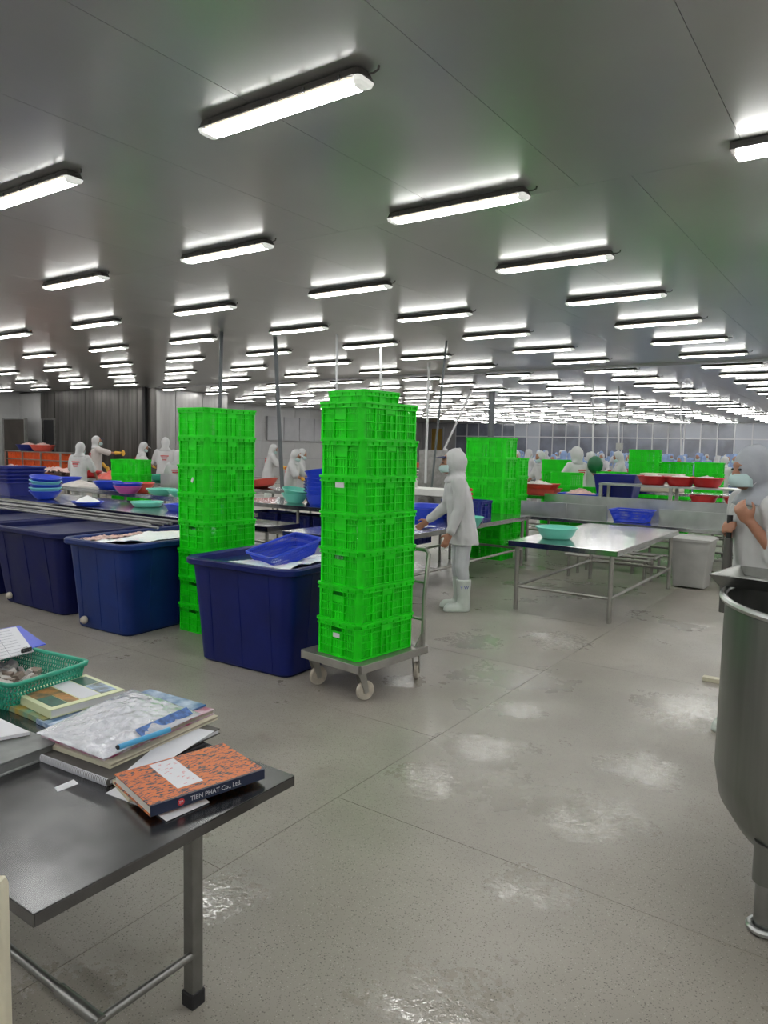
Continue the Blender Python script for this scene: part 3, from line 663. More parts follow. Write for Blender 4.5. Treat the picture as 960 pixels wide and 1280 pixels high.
for k in range(3):
    t0 = .3+k*.2; a = q[0].lerp(q[1], t0); b_ = q[3].lerp(q[2], t0); g.bar(Vector((a.x, a.y, .734)), Vector((b_.x, b_.y, .734)), .0012, .0006)
g.build('printed_lines', M['ink'], cl)
a, b_ = q[1].lerp(q[0], .02), q[1].lerp(q[0], .16)
a.z = b_.z = .735; dy = (q[2]-q[1]).normalized()
MB().add([p for p in (a, b_, b_+dy*.02, a+dy*.02)]+[Vector((p.x, p.y, .752)) for p in (a+dy*.006, b_+dy*.006, b_+dy*.012, a+dy*.012)], [(3,2,1,0),(4,5,6,7),(0,1,5,4),(1,2,6,5),(2,3,7,6),(3,0,4,7)]).build('binder_clip', M['black'], cl, bevel=.001)
c_ = a.lerp(b_, .5)+Vector((0, 0, .008)); ex = (b_-a).normalized()
for s in (1,):
    MB().tube([c_+ex*.014, c_+ex*.016+dy*.03, c_+ex*.008+dy*.055, c_-ex*.008+dy*.055, c_-ex*.016+dy*.03, c_-ex*.014], .0016, 6).build('clip_wire', M['steel_dk'], cl)
# rim of a blue basin at the very left edge
bb = empty('round_basin', (0, 0, 0), 0, 'blue basin rim poking in at the left edge above the clipboard', 'basin')
def basin(name, rt, rb, h, m_, parent=None, th=.006, n=40, rimw=.012, smooth='auto'):
    prof = [(0.001, 0), (rb*.92, 0), (rb, .006), (rb+(rt-rb)*.45, h*.35), (rt*.985, h-.02), (rt, h-.012), (rt+rimw, h-.012), (rt+rimw+.002, h-.004), (rt+rimw, h), (rt-th*.4, h), (rt*.985-th, h-.02), (rb+(rt-rb)*.45-th, h*.35+.003), (rb-th, .012), (0.001, .01)]
    return MB().lathe(prof, n=n, close=False).build(name, M[m_], parent, smooth='auto')
basin('bowl', .2, .13, .12, 'blue_bin_c', bb); p = at(-22, 765, .72); bb.location = (p.x, p.y, TZ+.002+.0)
bb.location = (-3.75, 1.45, TZ+.001); 
# back of a plastic chair in the corner
pc = dep(6, 1100, 1.5)
ch = empty('plastic_chair', (pc.x-.173, pc.y-.121, 0), YAW, 'beige plastic chair whose upright back edge shows in the lower left corner', 'chair')
for sx_ in (-1, 1):
    for sy_ in (-1, 1): MB().loft([rrect(.21*sx_-.018, .21*sx_+.018, -.2+.2*sy_-.018, -.2+.2*sy_+.018, .008, 0, 3), rrect(.19*sx_-.02, .19*sx_+.02, -.2+.19*sy_-.02, -.2+.19*sy_+.02, .008, .42, 3)]).build('leg', M['cream'], ch, smooth='auto')
MB().loft([rrect(-.21, .21, -.41, .02, .04, .40, 4), rrect(-.22, .22, -.42, .02, .04, .43, 4), rrect(-.21, .21, -.41, .02, .04, .44, 4)]).build('seat', M['cream'], ch, smooth='auto')
b = MB()
for x in (-.195, .195): b.loft([rrect(x-.016, x+.016, -.012, .02, .007, z, 3) for z in (.44, .6, pc.z-.015)]+[rrect(x-.012, x+.012, -.008, .016, .006, pc.z, 3)])
for z in (.52, .60, .68, .75): b.box((-.18, -.004, z-.02), (.18, .012, z+.02))
b.build('backrest', M['cream'], ch, smooth='auto')
# ------------------------------------------------------------------ crates
CL, CW, CH = .61, .42, .25
def crate(m_, name='plastic_crate', lite=False, hole=True):
    root = empty(name); hole0 = hole
    b = MB(); hx, hy = CL/2-.012, CW/2-.012; t = .004
    def side(n, L_, put, hole):
        """n columns on a wall L_ long; put maps (u, depth, z) to a point"""
        def bx(u0, u1, d0, d1, z0, z1):
            p = [put(u, d, z) for z in (z0, z1) for (u, d) in ((u0, d0), (u1, d0), (u1, d1), (u0, d1))]
            b.add(p, [(3,2,1,0),(4,5,6,7),(0,1,5,4),(1,2,6,5),(2,3,7,6),(3,0,4,7)])
        e = .035; U = L_/2-e; cw = 2*U/n
        for k in range(n+1): u = -U+k*cw; bx(u-.0035, u+.0035, 0, .016, .012, CH-.03)
        for z in (.012, .066, .120, .174, .212): bx(-U, U, .003, .016, z-.003, z+.003)
        mid = n//2
        for k in range(n):
            u0 = -U+k*cw+.0035; u1 = u0+cw-.007; sl = 7 if not lite else 4
            if k == mid and hole:
                bx(u0, u1, .004, .008, .135, .178); zt = .135; bx(u0-.002, u1+.002, .001, .010, .205, .213)
                if not hole0: bx(u0, u1, .005, .008, .178, .207)  # added plate closes the handle hole, standing in for the lit inside
            elif k == mid: bx(u0, u1, .003, .008, .168, .214); zt = .168; bx((u0+u1)/2-.005, (u0+u1)/2+.005, 0, .009, .012, .168)
            else: zt = .215
            w_ = (u1-u0)/sl
            for q in range(sl): bx(u0+q*w_+.0008, u0+(q+1)*w_-.0042, .012, .0155, .014, zt)
    side(5, 2*hx, lambda u, d, z: (u, -hy+d, z), False); side(5, 2*hx, lambda u, d, z: (u, hy-d, z), False)
    side(3, 2*hy, lambda u, d, z: (-hx+d, u, z), True); side(3, 2*hy, lambda u, d, z: (hx-d, u, z), True)
    for sx_ in (-1, 1):
        for sy_ in (-1, 1):
            o = []; 
            for z in (.0, CH-.02):
                r = .036; cx, cy = sx_*(hx-r), sy_*(hy-r); p = []
                for k in range(6): a = PI/2*k/5; p.append((cx+sx_*r*math.cos(a), cy+sy_*r*math.sin(a), z))
                for k in range(5, -1, -1): a = PI/2*k/5; p.append((cx+sx_*(r-.005)*math.cos(a), cy+sy_*(r-.005)*math.sin(a), z))
                if sx_*sy_ < 0: p = p[::-1]
                o.append(p)
            b.loft(o)
    b.build('body', M[m_], root)
    f = MB(); f.loft([rrect(-hx+.004, hx-.004, -hy+.004, hy-.004, .03, 0, 3), rrect(-hx+.004, hx-.004, -hy+.004, hy-.004, .03, .008, 3)]); f.build('base', M[m_], root)
    r = MB()
    for z0, z1, e in ((CH-.014, CH+.001, .012), (CH-.040, CH-.033, .009)):
        A = rrect(-hx-e, hx+e, -hy-e, hy+e, .044, z0, 4); B = [(x, y, z1) for x, y, _ in A]; I = rrect(-hx+.004, hx-.004, -hy+.004, hy-.004, .03, z1, 4); J = [(x, y, z0) for x, y, _ in I]
        r.loft([J, A, B, I, J], cap=False)
    A = rrect(-hx-.001, hx+.001, -hy-.001, hy+.001, .036, CH-.034, 4); B = [(x, y, CH-.013) for x, y, _ in A]; I = rrect(-hx+.004, hx-.004, -hy+.004, hy-.004, .03, CH-.013, 4); J = [(x, y, CH-.034) for x, y, _ in I]
    r.loft([J, A, B, I, J], cap=False)
    for k in range(9):
        for s in (-1, 1): x = -hx+.03+(2*hx-.06)*k/8; r.box((x-.002, s*(hy+.0055)-.0045, CH-.034), (x+.002, s*(hy+.0055)+.0045, CH-.013))
    for k in range(6):
        for s in (-1, 1): y = -hy+.03+(2*hy-.06)*k/5; r.box((s*(hx+.0055)-.0045, y-.002, CH-.034), (s*(hx+.0055)+.0045, y+.002, CH-.013))
    r.build('rim', M[m_], root)
    return root
cg = crate('green'); cgc = crate('green', hole=False); cb = crate('blue_dk'); cgl = crate('green_b', lite=True)
def stack(proto, x, y, z, rz, n, where, jit=.006, group=None, pitch=None, top=''):
    for k in range(n):
        pr = cgc if (proto is cg and k >= max(2, n-4)) else proto
        lb = ('%s, %s from the bottom' % (where, ORD[k])) if n > 1 else where
        if k == n-1 and n > 1: lb = where+', topmost'
        inst(pr, (x+random.uniform(-jit, jit), y+random.uniform(-jit, jit), z+k*(pitch or CH)), rz+random.uniform(-.012, .012), lb, 'crate', group or 'stacked plastic crates')
random.seed(5)
# left stack on the floor: its short face looks at the camera
stack(cg, -5.03, 4.53, .0, PI/2-.02, 8, 'green crate of the tall stack between the navy bins', group='green crates between the bins')
# stack on the trolley
TR = -.10
TC = Vector((-3.0, 4.10))
stack(cg, TC.x+.02, TC.y-.03, .265, PI/2+TR, 7, 'green crate of the tall stack on the trolley', group='green crates on the trolley', pitch=.2455)
R2 = Matrix.Rotation(TR, 2)
cs = inst(cgc, (TC.x-.035, TC.y-.03, .265+6*.2455+.085), PI/2+TR, 'smaller green crate standing inside the topmost one of the trolley stack', 'crate', 'green crates on the trolley', scale=(.62, .88, 1))
# trolley
tr = empty('platform_trolley', (TC.x, TC.y, 0), TR, 'low steel platform trolley with ivory wheels under the tall green stack', 'trolley')
b = MB(); X, Y = .275, .36
for a, c in (((-X, -Y), (X, -Y)), ((X, -Y), (X, Y)), ((X, Y), (-X, Y)), ((-X, Y), (-X, -Y))): b.bar((*a, .235), (*c, .235), .03, .055)
b.box((-X, -Y, .245), (X, Y, .262)); b.build('platform', M['galv'], tr, bevel=.002)
for sx_ in (-1, 1):
    for sy_ in (-1, 1):
        cx, cy = sx_*(X-.05), sy_*(Y-.06); rot = .5 if sy_ > 0 else -.25
        MM = Matrix.Translation((cx, cy, 0))@Matrix.Rotation(rot, 4, 'Z')
        f = MB(); f.box((-.028, -.035, .19), (.028, .035, .21), mtx=MM)
        for s in (-1, 1): f.add([MM@Vector((s*.026, y, z)) for y, z in ((-.03, .195), (.03, .195), (.055, .06), (.025, .05))]+[MM@Vector((s*.022, y, z)) for y, z in ((-.03, .195), (.03, .195), (.055, .06), (.025, .05))], [(0,1,2,3),(7,6,5,4),(0,4,5,1),(1,5,6,2),(2,6,7,3),(3,7,4,0)])
        fo = f.build('caster_fork', M['galv'], tr)
        wh = MB(); wh.lathe([(.001, -.019), (.022, -.019), (.024, -.014), (.05, -.014), (.06, -.016), (.066, -.010), (.067, 0), (.066, .010), (.06, .016), (.05, .014), (.024, .014), (.022, .019), (.001, .019)], n=28, mtx=Matrix.Rotation(PI/2, 3, 'Y'))
        wo = wh.build('wheel', M['wheel'], fo, smooth='auto'); wo.location = MM@Vector((0, .04, .0675)); wo.rotation_euler.z = rot
        MB().tube([(-.03, 0, 0), (.03, 0, 0)], .009, 10)
h = MB(); hy_ = Y-.02
for sx_ in (-1, 1): h.tube([(sx_*(X-.02), hy_, .24), (sx_*(X-.02), hy_+.0, .6), (sx_*(X-.025), hy_+.05, .93), (sx_*(X-.06), hy_+.055, .955)], .016, 10)
h.tube([(-X+.06, hy_+.055, .955), (X-.06, hy_+.055, .955)], .016, 10); h.tube([(-X+.02, hy_, .45), (X-.02, hy_, .45)], .010, 8); h.tube([(-X+.02, hy_+.02, .72), (X-.02, hy_+.02, .72)], .010, 8)
h.build('handle', M['galv'], tr, smooth='auto')
h = MB()
for sx_ in (-1, 1): h.add([(sx_*(X-.018), Y-.02, .26), (sx_*(X-.018), Y-.12, .26), (sx_*(X-.018), Y-.02, .38), (sx_*(X-.024), Y-.02, .26), (sx_*(X-.024), Y-.12, .26), (sx_*(X-.024), Y-.02, .38)], [(0,1,2),(5,4,3),(0,3,4,1),(1,4,5,2),(2,5,3,0)])
h.build('gusset', M['galv'], tr)
# small white stickers on crates
def sticker(label_end, y, z, w_=.06, h_=.03, tilt=0):
    for o in C.objects:
        if str(o.get('label', '')).endswith(label_end):
            s_ = MB().box((-.001, -w_/2, -h_/2), (.003, w_/2, h_/2)).build('paper_sticker', M['paper'], o); s_.location = (-CL/2+.011, y, z); s_.rotation_euler.x = tilt
sticker('stack on the trolley, first from the bottom', 0, .15)
sticker('between the navy bins, sixth from the bottom', -.02, .12, .025, .045, .5)
sticker('stack on the trolley, fifth from the bottom', 0, .19, .08, .035)
# ------------------------------------------------------------------ big ice bins
def bin_(x0, x1, y0, y1, h, m_, label, rz=0, fill=None, plug=False, taper=.10):
    cx, cy = (x0+x1)/2, (y0+y1)/2; hx, hy = (x1-x0)/2, (y1-y0)/2
    o = empty('insulated_bin', (cx, cy, 0), rz, label, 'bin')
    def ring(dx, z, r=.09): return rrect(-hx+dx, hx-dx, -hy+dx, hy-dx, r, z, 6)
    tp = taper
    b = MB(); b.loft([ring(tp+.03+.02, 0, .07), ring(tp+.03, .02, .08), ring(tp*.55+.03, h*.5, .09), ring(.035, h-.055, .10)], cap=True)
    b.build('body', M[m_], o, smooth='auto')
    rb = MB()
    # shallow vertical flutes pressed in the walls
    for s in (-1, 1):
        for u in (-.6, -.2, .2, .6):
            rb.add([(s*(hx-.028-tp*.98), u*hy-.012, .03), (s*(hx-.028-tp*.98), u*hy+.012, .03), (s*(hx-.034), u*hy+.012, h-.07), (s*(hx-.034), u*hy-.012, h-.07),
                    (s*(hx-.028-tp*.98-.02), u*hy-.02, .03), (s*(hx-.028-tp*.98-.02), u*hy+.02, .03), (s*(hx-.054), u*hy+.02, h-.07), (s*(hx-.054), u*hy-.02, h-.07)], [(0,1,2,3) if s > 0 else (3,2,1,0), (0,3,7,4), (1,5,6,2)])
        for u in (-.55, .0, .55):
            rb.add([(u*hx-.012, s*(hy-.028-tp*.98), .03), (u*hx+.012, s*(hy-.028-tp*.98), .03), (u*hx+.012, s*(hy-.034), h-.07), (u*hx-.012, s*(hy-.034), h-.07),
                    (u*hx-.02, s*(hy-.048-tp*.98), .03), (u*hx+.02, s*(hy-.048-tp*.98), .03), (u*hx+.02, s*(hy-.054), h-.07), (u*hx-.02, s*(hy-.054), h-.07)], [(3,2,1,0) if s > 0 else (0,1,2,3), (4,7,3,0), (2,6,5,1)])
    rb.build('ribs', M[m_], o)
    r = MB(); R_ = [ring(.045, h-.055, .10), ring(.0, h-.055, .12), ring(-.012, h-.045, .13), ring(-.012, h-.012, .13), ring(.0, h, .12), ring(.035, h, .10), ring(.05, h-.012, .10), ring(.06, h-.12, .10)]
    r.loft(R_, cap=False); r.build('rim', M[m_], o, smooth='auto')
    i = MB(); i.loft([ring(.06, h-.12, .10), ring(.06+tp*.6, h*.45, .09), ring(.06+tp, .06, .08)], cap=False)
    i.add(ring(.06+tp, .06, .08), [tuple(range(28))]); i.build('inner_wall', M[m_], o, smooth='auto')
    if plug: MB().lathe([(.001, 0), (.032, 0), (.036, .01), (.033, .03), (.02, .045), (.001, .048)], n=18, close=False, mtx=Matrix.Rotation(PI/2, 3, 'X')).build('drain_plug', M['wheel'], o, loc=(-hx+tp+.20, -hy+tp-.045+.055, .085), smooth='auto')
    return o
def heap(name, x0, x1, y0, y1, z, amp, m_, label, cat, fn=None, nx=60, ny=60, th=.1, group=None, lump=9):
    b = MB(); v = []
    for i in range(nx+1):
        for j in range(ny+1):
            u, w_ = i/nx, j/ny; x = x0+(x1-x0)*u; y = y0+(y1-y0)*w_
            zz = z+amp*noise.noise(Vector((x*3, y*3, z)))+amp*.5*noise.noise(Vector((x*lump, y*lump, 1)))+amp*.25*abs(noise.noise(Vector((x*40, y*40, 5))))
            if fn: zz += fn(u, w_)
            v.append((x, y, zz))
    f = [(i*(ny+1)+j, (i+1)*(ny+1)+j, (i+1)*(ny+1)+j+1, i*(ny+1)+j+1) for i in range(nx) for j in range(ny)]
    b.add(v, f); o = b.build(name, M[m_], smooth=True); return tag(o, label, cat, group, 'stuff')
b3 = bin_(-4.50, -3.42, 3.68, 5.25, .82, 'blue_bin', 'navy plastic bin of ice with a blue sieve, just left of the trolley', rz=.05, taper=.065)
b2_ = bin_(-6.16, -5.26, 3.66, 5.3, .82, 'blue_bin_c', 'faded blue bin filled to the brim with ice, left of the green stack', rz=.05, plug=True, taper=.06)
b1_ = bin_(-7.66, -6.30, 3.72, 5.3, .82, 'blue_bin_b', 'empty dark blue bin, second from the left picture edge', plug=True)
b0_ = bin_(-9.0, -7.74, 3.72, 5.3, .82, 'blue_bin_b', 'dark blue bin cut off by the left picture edge')
bm1 = bin_(-10.3, -9.06, 3.75, 5.3, .82, 'blue_bin_b', 'dark blue bin outside the left picture edge')
def edge_dip(k): return lambda u, v: -k*((abs(u-.5)*2)**6+(abs(v-.5)*2)**6)*.3
heap('ice', -4.41, -3.51, 3.78, 5.14, .775, .03, 'ice', 'crushed ice heaped in the bin beside the trolley', 'ice', lambda u, v: .06*(u-.6)-.03*(v-.3), 110, 130)
heap('ice', -6.07, -5.36, 3.77, 5.19, .79, .03, 'ice', 'crushed ice brimming in the faded blue bin', 'ice', lambda u, v: .03*u-.05*(max(0, .25-u)), 80, 130)
heap('shrimp', -6.06, -5.93, 3.80, 4.4, .80, .03, 'fish', 'pinkish shrimp showing at the left edge of the ice', 'shrimp', None, 30, 60, lump=30)
# flat perforated basket stuck in the ice
def sieve(cx, cy, z, rz, tilt, Lx, Ly, h, m_, label, name='sieve_basket', group=None):
    o = empty(name, (cx, cy, z), rz, label, 'basket', group); basket_mesh(Lx, Ly, h, .22, m_, name, o, rows=4); o.rotation_euler = (tilt[0], tilt[1], rz); return o
p = at(362, 696, .80)
sieve(p.x-.02, p.y-.02, .785, PI/2-.15, (.05, -.22), .52, .34, .12, 'blue', 'bright blue perforated basket lying on the ice beside the trolley')
# steel pipes across the bins
random.seed(9)
for k in range(7):
    y = 4.60+.12*k; z = .82+.014+(.0 if k < 5 else .028); 
    if k >= 5: y = 4.74+(k-5)*.24
    x0 = -10.3+random.uniform(-.5, .5); x1 = -5.75+random.uniform(-.5, .15)
    dy = random.uniform(-.06, .06)*(.6 if k < 5 else 1.5)
    o = MB().tube([(x0, y+dy, z), ((x0+x1)/2, y, z), (x1, y-dy, z)], .0135, 12, cap=True).build('steel_pipe', M['pipe'], smooth='auto'); tag(o, 'long steel pipe lying across the rims of the blue bins', 'pipe', 'pipes across the bins')
# ------------------------------------------------------------------ basins
_bc = {}
def bowl(px_, py_, z, rt, m_, label, h=.14, rb=None, loc=None, tilt=None, group=None, name='basin'):
    """a round basin standing on height z at the pixel"""
    key = (rt, m_, h, rb)
    if key not in _bc:
        o = empty(name); basin('bowl', rt, rb or rt*.62, h, m_, o, n=36)
        _bc[key] = o; o['k'] = 1; del o['k']
    o = _bc[key]
    p = loc or at(px_, py_, z); return inst(o, (p[0], p[1], z), 0, label, 'basin', group, tilt=tilt)
# right-hand table with a mint basin
t2 = steel_table('work_table', -3.23, -2.09, 6.90, 9.35, .75, 'steel work table with one mint basin in the aisle', foot=False, edge=.055, legr=.024, inset=.075, stretch_z=.27)
p = at(691, 674, .75); bowl(0, 0, .751, .215, 'mint', 'mint round basin alone on the right steel table', h=.125, rb=.15, loc=(p.x, p.y+.10))
t1 = steel_table('work_table', -5.45, -4.22, 5.85, 9.75, .75, 'steel work table behind the hooded worker', foot=False, edge=.055, legr=.024, inset=.09, stretch_z=.27, shelf=False, nleg=2)
M['wetmess'] = mat('wet_white_bags', (.78, .8, .82), .12, bump=.6, bscale=25, coat=.7)
heap('plastic_bags', -5.1, -4.4, 6.3, 7.4, .757, .016, 'wetmess', 'wet crumpled clear bags spread on the table at the hooded worker\'s hand', 'plastic bags', None, 50, 60, lump=14)
p = at(596, 660, .75); bowl(0, 0, .751, .16, 'mint', 'small mint basin half hidden behind the hooded worker', h=.13, rb=.10, loc=(p.x-.1, p.y))
inst(cb, (-4.72, 8.72, .751), .05, 'deep blue crate on the table behind the hooded worker', 'crate', 'deep blue crates')
p = at(535, 640, .75); b = empty('tub', (-5.15, 8.3, .751), .1, 'blue oval tub behind the hooded worker\'s arm', 'tub')
g = MB(); g.loft([rrect(-.2, .2, -.30, .30, .10, 0, 6), rrect(-.25, .25, -.36, .36, .12, .15, 6), rrect(-.28, .28, -.39, .39, .13, .155, 6), rrect(-.28, .28, -.39, .39, .13, .17, 6), rrect(-.24, .24, -.35, .35, .12, .165, 6), rrect(-.19, .19, -.29, .29, .1, .015, 6)]); g.build('shell', M['blue'], b, smooth='auto')
# crates behind the worker
stack(cg, -5.12, 10.2, 0, .0, 6, 'green crate of the stack behind the hooded worker', group='green crates behind the worker', pitch=.312)
for o in [o for o in C.objects if o.get('group') == 'green crates behind the worker']: o.scale = (1.16, 1.1, 1.24)
stack(cg, -5.42, 11.35, 0, .0, 5, 'green crate right beside the stack behind the hooded worker', group='green crates right of the worker stack', pitch=.312)
for o in [o for o in C.objects if o.get('group') == 'green crates right of the worker stack']: o.scale = (1.16, 1.1, 1.24)
# conveyor trough running across behind the table
tz = .93
def trough():
    o = empty('steel_conveyor', (-2.2, 10.2, 0), 0, 'long stainless conveyor trough crossing behind the mint basin table', 'conveyor')
    x0, x1 = -2.38, 6.0
    MB().box((x0, -.02, .70), (x0+.72, 0, .93)).build('side_panel', M['steel'], o); MB().box((x0+.725, -.02, .70), (-1.06, 0, .93)).build('side_panel', M['steel'], o)
    MB().box((-.35, -.02, .70), (1.6, 0, .93)).build('side_panel', M['steel'], o); MB().box((1.61, -.02, .70), (x1, 0, .93)).build('side_panel', M['steel'], o)
    MB().box((x0, .0, .68), (x1, .9, .70)).build('bed', M['steel_wet'], o)
    MB().box((x0, .88, .70), (x1, .90, 1.0)).build('back_panel', M['steel'], o)
    MB().box((x0, -.05, .655), (x1, .0, .70)).build('front_rail', M['steel_wet'], o)
    b = MB()
    for k in range(6):
        x = x0+.1+k*1.6
        for y in (0.02, .86): MB().tube([(x, y, 0), (x, y, .68)], .022, 10).build('leg', M['galv'], o, smooth='auto')
        b.tube([(x, .02, .3), (x, .86, .3)], .016, 8)
    b.tube([(x0+.1, .02, .3), (x1-.2, .02, .3)], .016, 8); b.tube([(x0+.1, .86, .3), (x1-.2, .86, .3)], .016, 8); b.build('stretcher', M['galv'], o, smooth='auto'); return o
trough()
g = sieve(-3.0, 10.5, .705, 0, (0, 0), .55, .42, .17, 'blue', 'bright blue basket turned in the gap of the steel conveyor', 'plastic_basket')
# grey bin on wheels under the conveyor, right
o = empty('waste_bin', (-2.0, 9.75, 0), 0, 'light grey square waste bin under the conveyor beside the right worker', 'bin')
MB().loft([rrect(-.19, .19, -.17, .17, .03, .02, 3), rrect(-.24, .24, -.22, .22, .03, .6, 3)]).build('body', M['grey_pl'], o, smooth='auto')
MB().loft([rrect(-.26, .26, -.24, .24, .03, .6, 3), rrect(-.26, .26, -.24, .24, .03, .63, 3), rrect(-.2, .2, -.2, .2, .03, .65, 3)]).build('lid', M['grey_pl'], o, smooth='auto')
o = empty('low_frame', (-3.0, 9.76, 0), 0, 'low steel rack standing on the floor under the aisle table', 'rack')
b = MB()
for x in (-.5, .5):
    for y in (-.35, .0, .35): b.tube([(x, y, 0), (x, y, .30)], .02, 8)
for y in (-.35, .0, .35): b.tube([(-.55, y, .30), (.55, y, .30)], .02, 8)
for x in (-.5, .5): b.tube([(x, -.4, .3), (x, .4, .3)], .02, 8)
b.build('frame', M['galv'], o, smooth='auto')
# ------------------------------------------------------------------ steel vat on the right
V = Vector((.085, 3.20)); VR = .60
vt = empty('steel_vat', (V.x, V.y, 0), 0, 'tall dull stainless round vat at the right picture edge', 'vat')
MB().lathe([(.06, .14), (.28, .16), (.42, .20), (.52, .27), (.58, .36), (VR, .47), (VR, 1.14), (VR-.006, 1.145), (VR-.01, 1.14), (VR-.01, .47), (.52, .29), (.28, .18), (.06, .16)], n=72).build('shell', M['vat'], vt, smooth='auto')
MB().tube([(VR*math.cos(a)*1.012, VR*math.sin(a)*1.012, 1.145) for a in [2*PI*k/64 for k in range(65)]], .014, 8, cap=False).build('rim', M['steel'], vt, smooth='auto')
for k in range(3):
    a = math.radians(229+k*120); lx, ly = .53*math.cos(a), .53*math.sin(a)
    l = MB().tube([(lx, ly, .04), (lx, ly, .30)], .035, 16).build('leg', M['steel_dk'], vt, smooth='auto')
    MB().tube([(lx, ly, .19), (lx, ly, .335)], .048, 16).build('leg_socket', M['vat'], l, smooth='auto')
    MB().tube([(lx+.045*math.cos(q), ly+.045*math.sin(q), .018) for q in [2*PI*k_/20 for k_ in range(21)]], .014, 8, cap=False).tube([(lx, ly, 0), (lx, ly, .05)], .03, 12).build('foot', M['steel'], l, smooth='auto')
# rectangular steel hopper frame lying across the vat mouth
hp = empty('steel_tray', (V.x, V.y, 1.162), math.radians(-8), 'open rectangular steel tray lying across the mouth of the vat', 'tray')
b = MB(); x0, x1, y0, y1 = -.66, .7, -.12, .24
A = lambda x0, x1, y0, y1, z: [(x0, y0, z), (x1, y0, z), (x1, y1, z), (x0, y1, z)]
b.loft([A(x0+.03, x1-.03, y0+.03, y1-.03, 0), A(x0, x1, y0, y1, .045), A(x0+.02, x1-.02, y0+.02, y1-.02, .047), A(x0+.045, x1-.045, y0+.045, y1-.045, .010)]); b.build('tray_shell', M['vat'], hp)
M['steel_edge'] = M['steel']
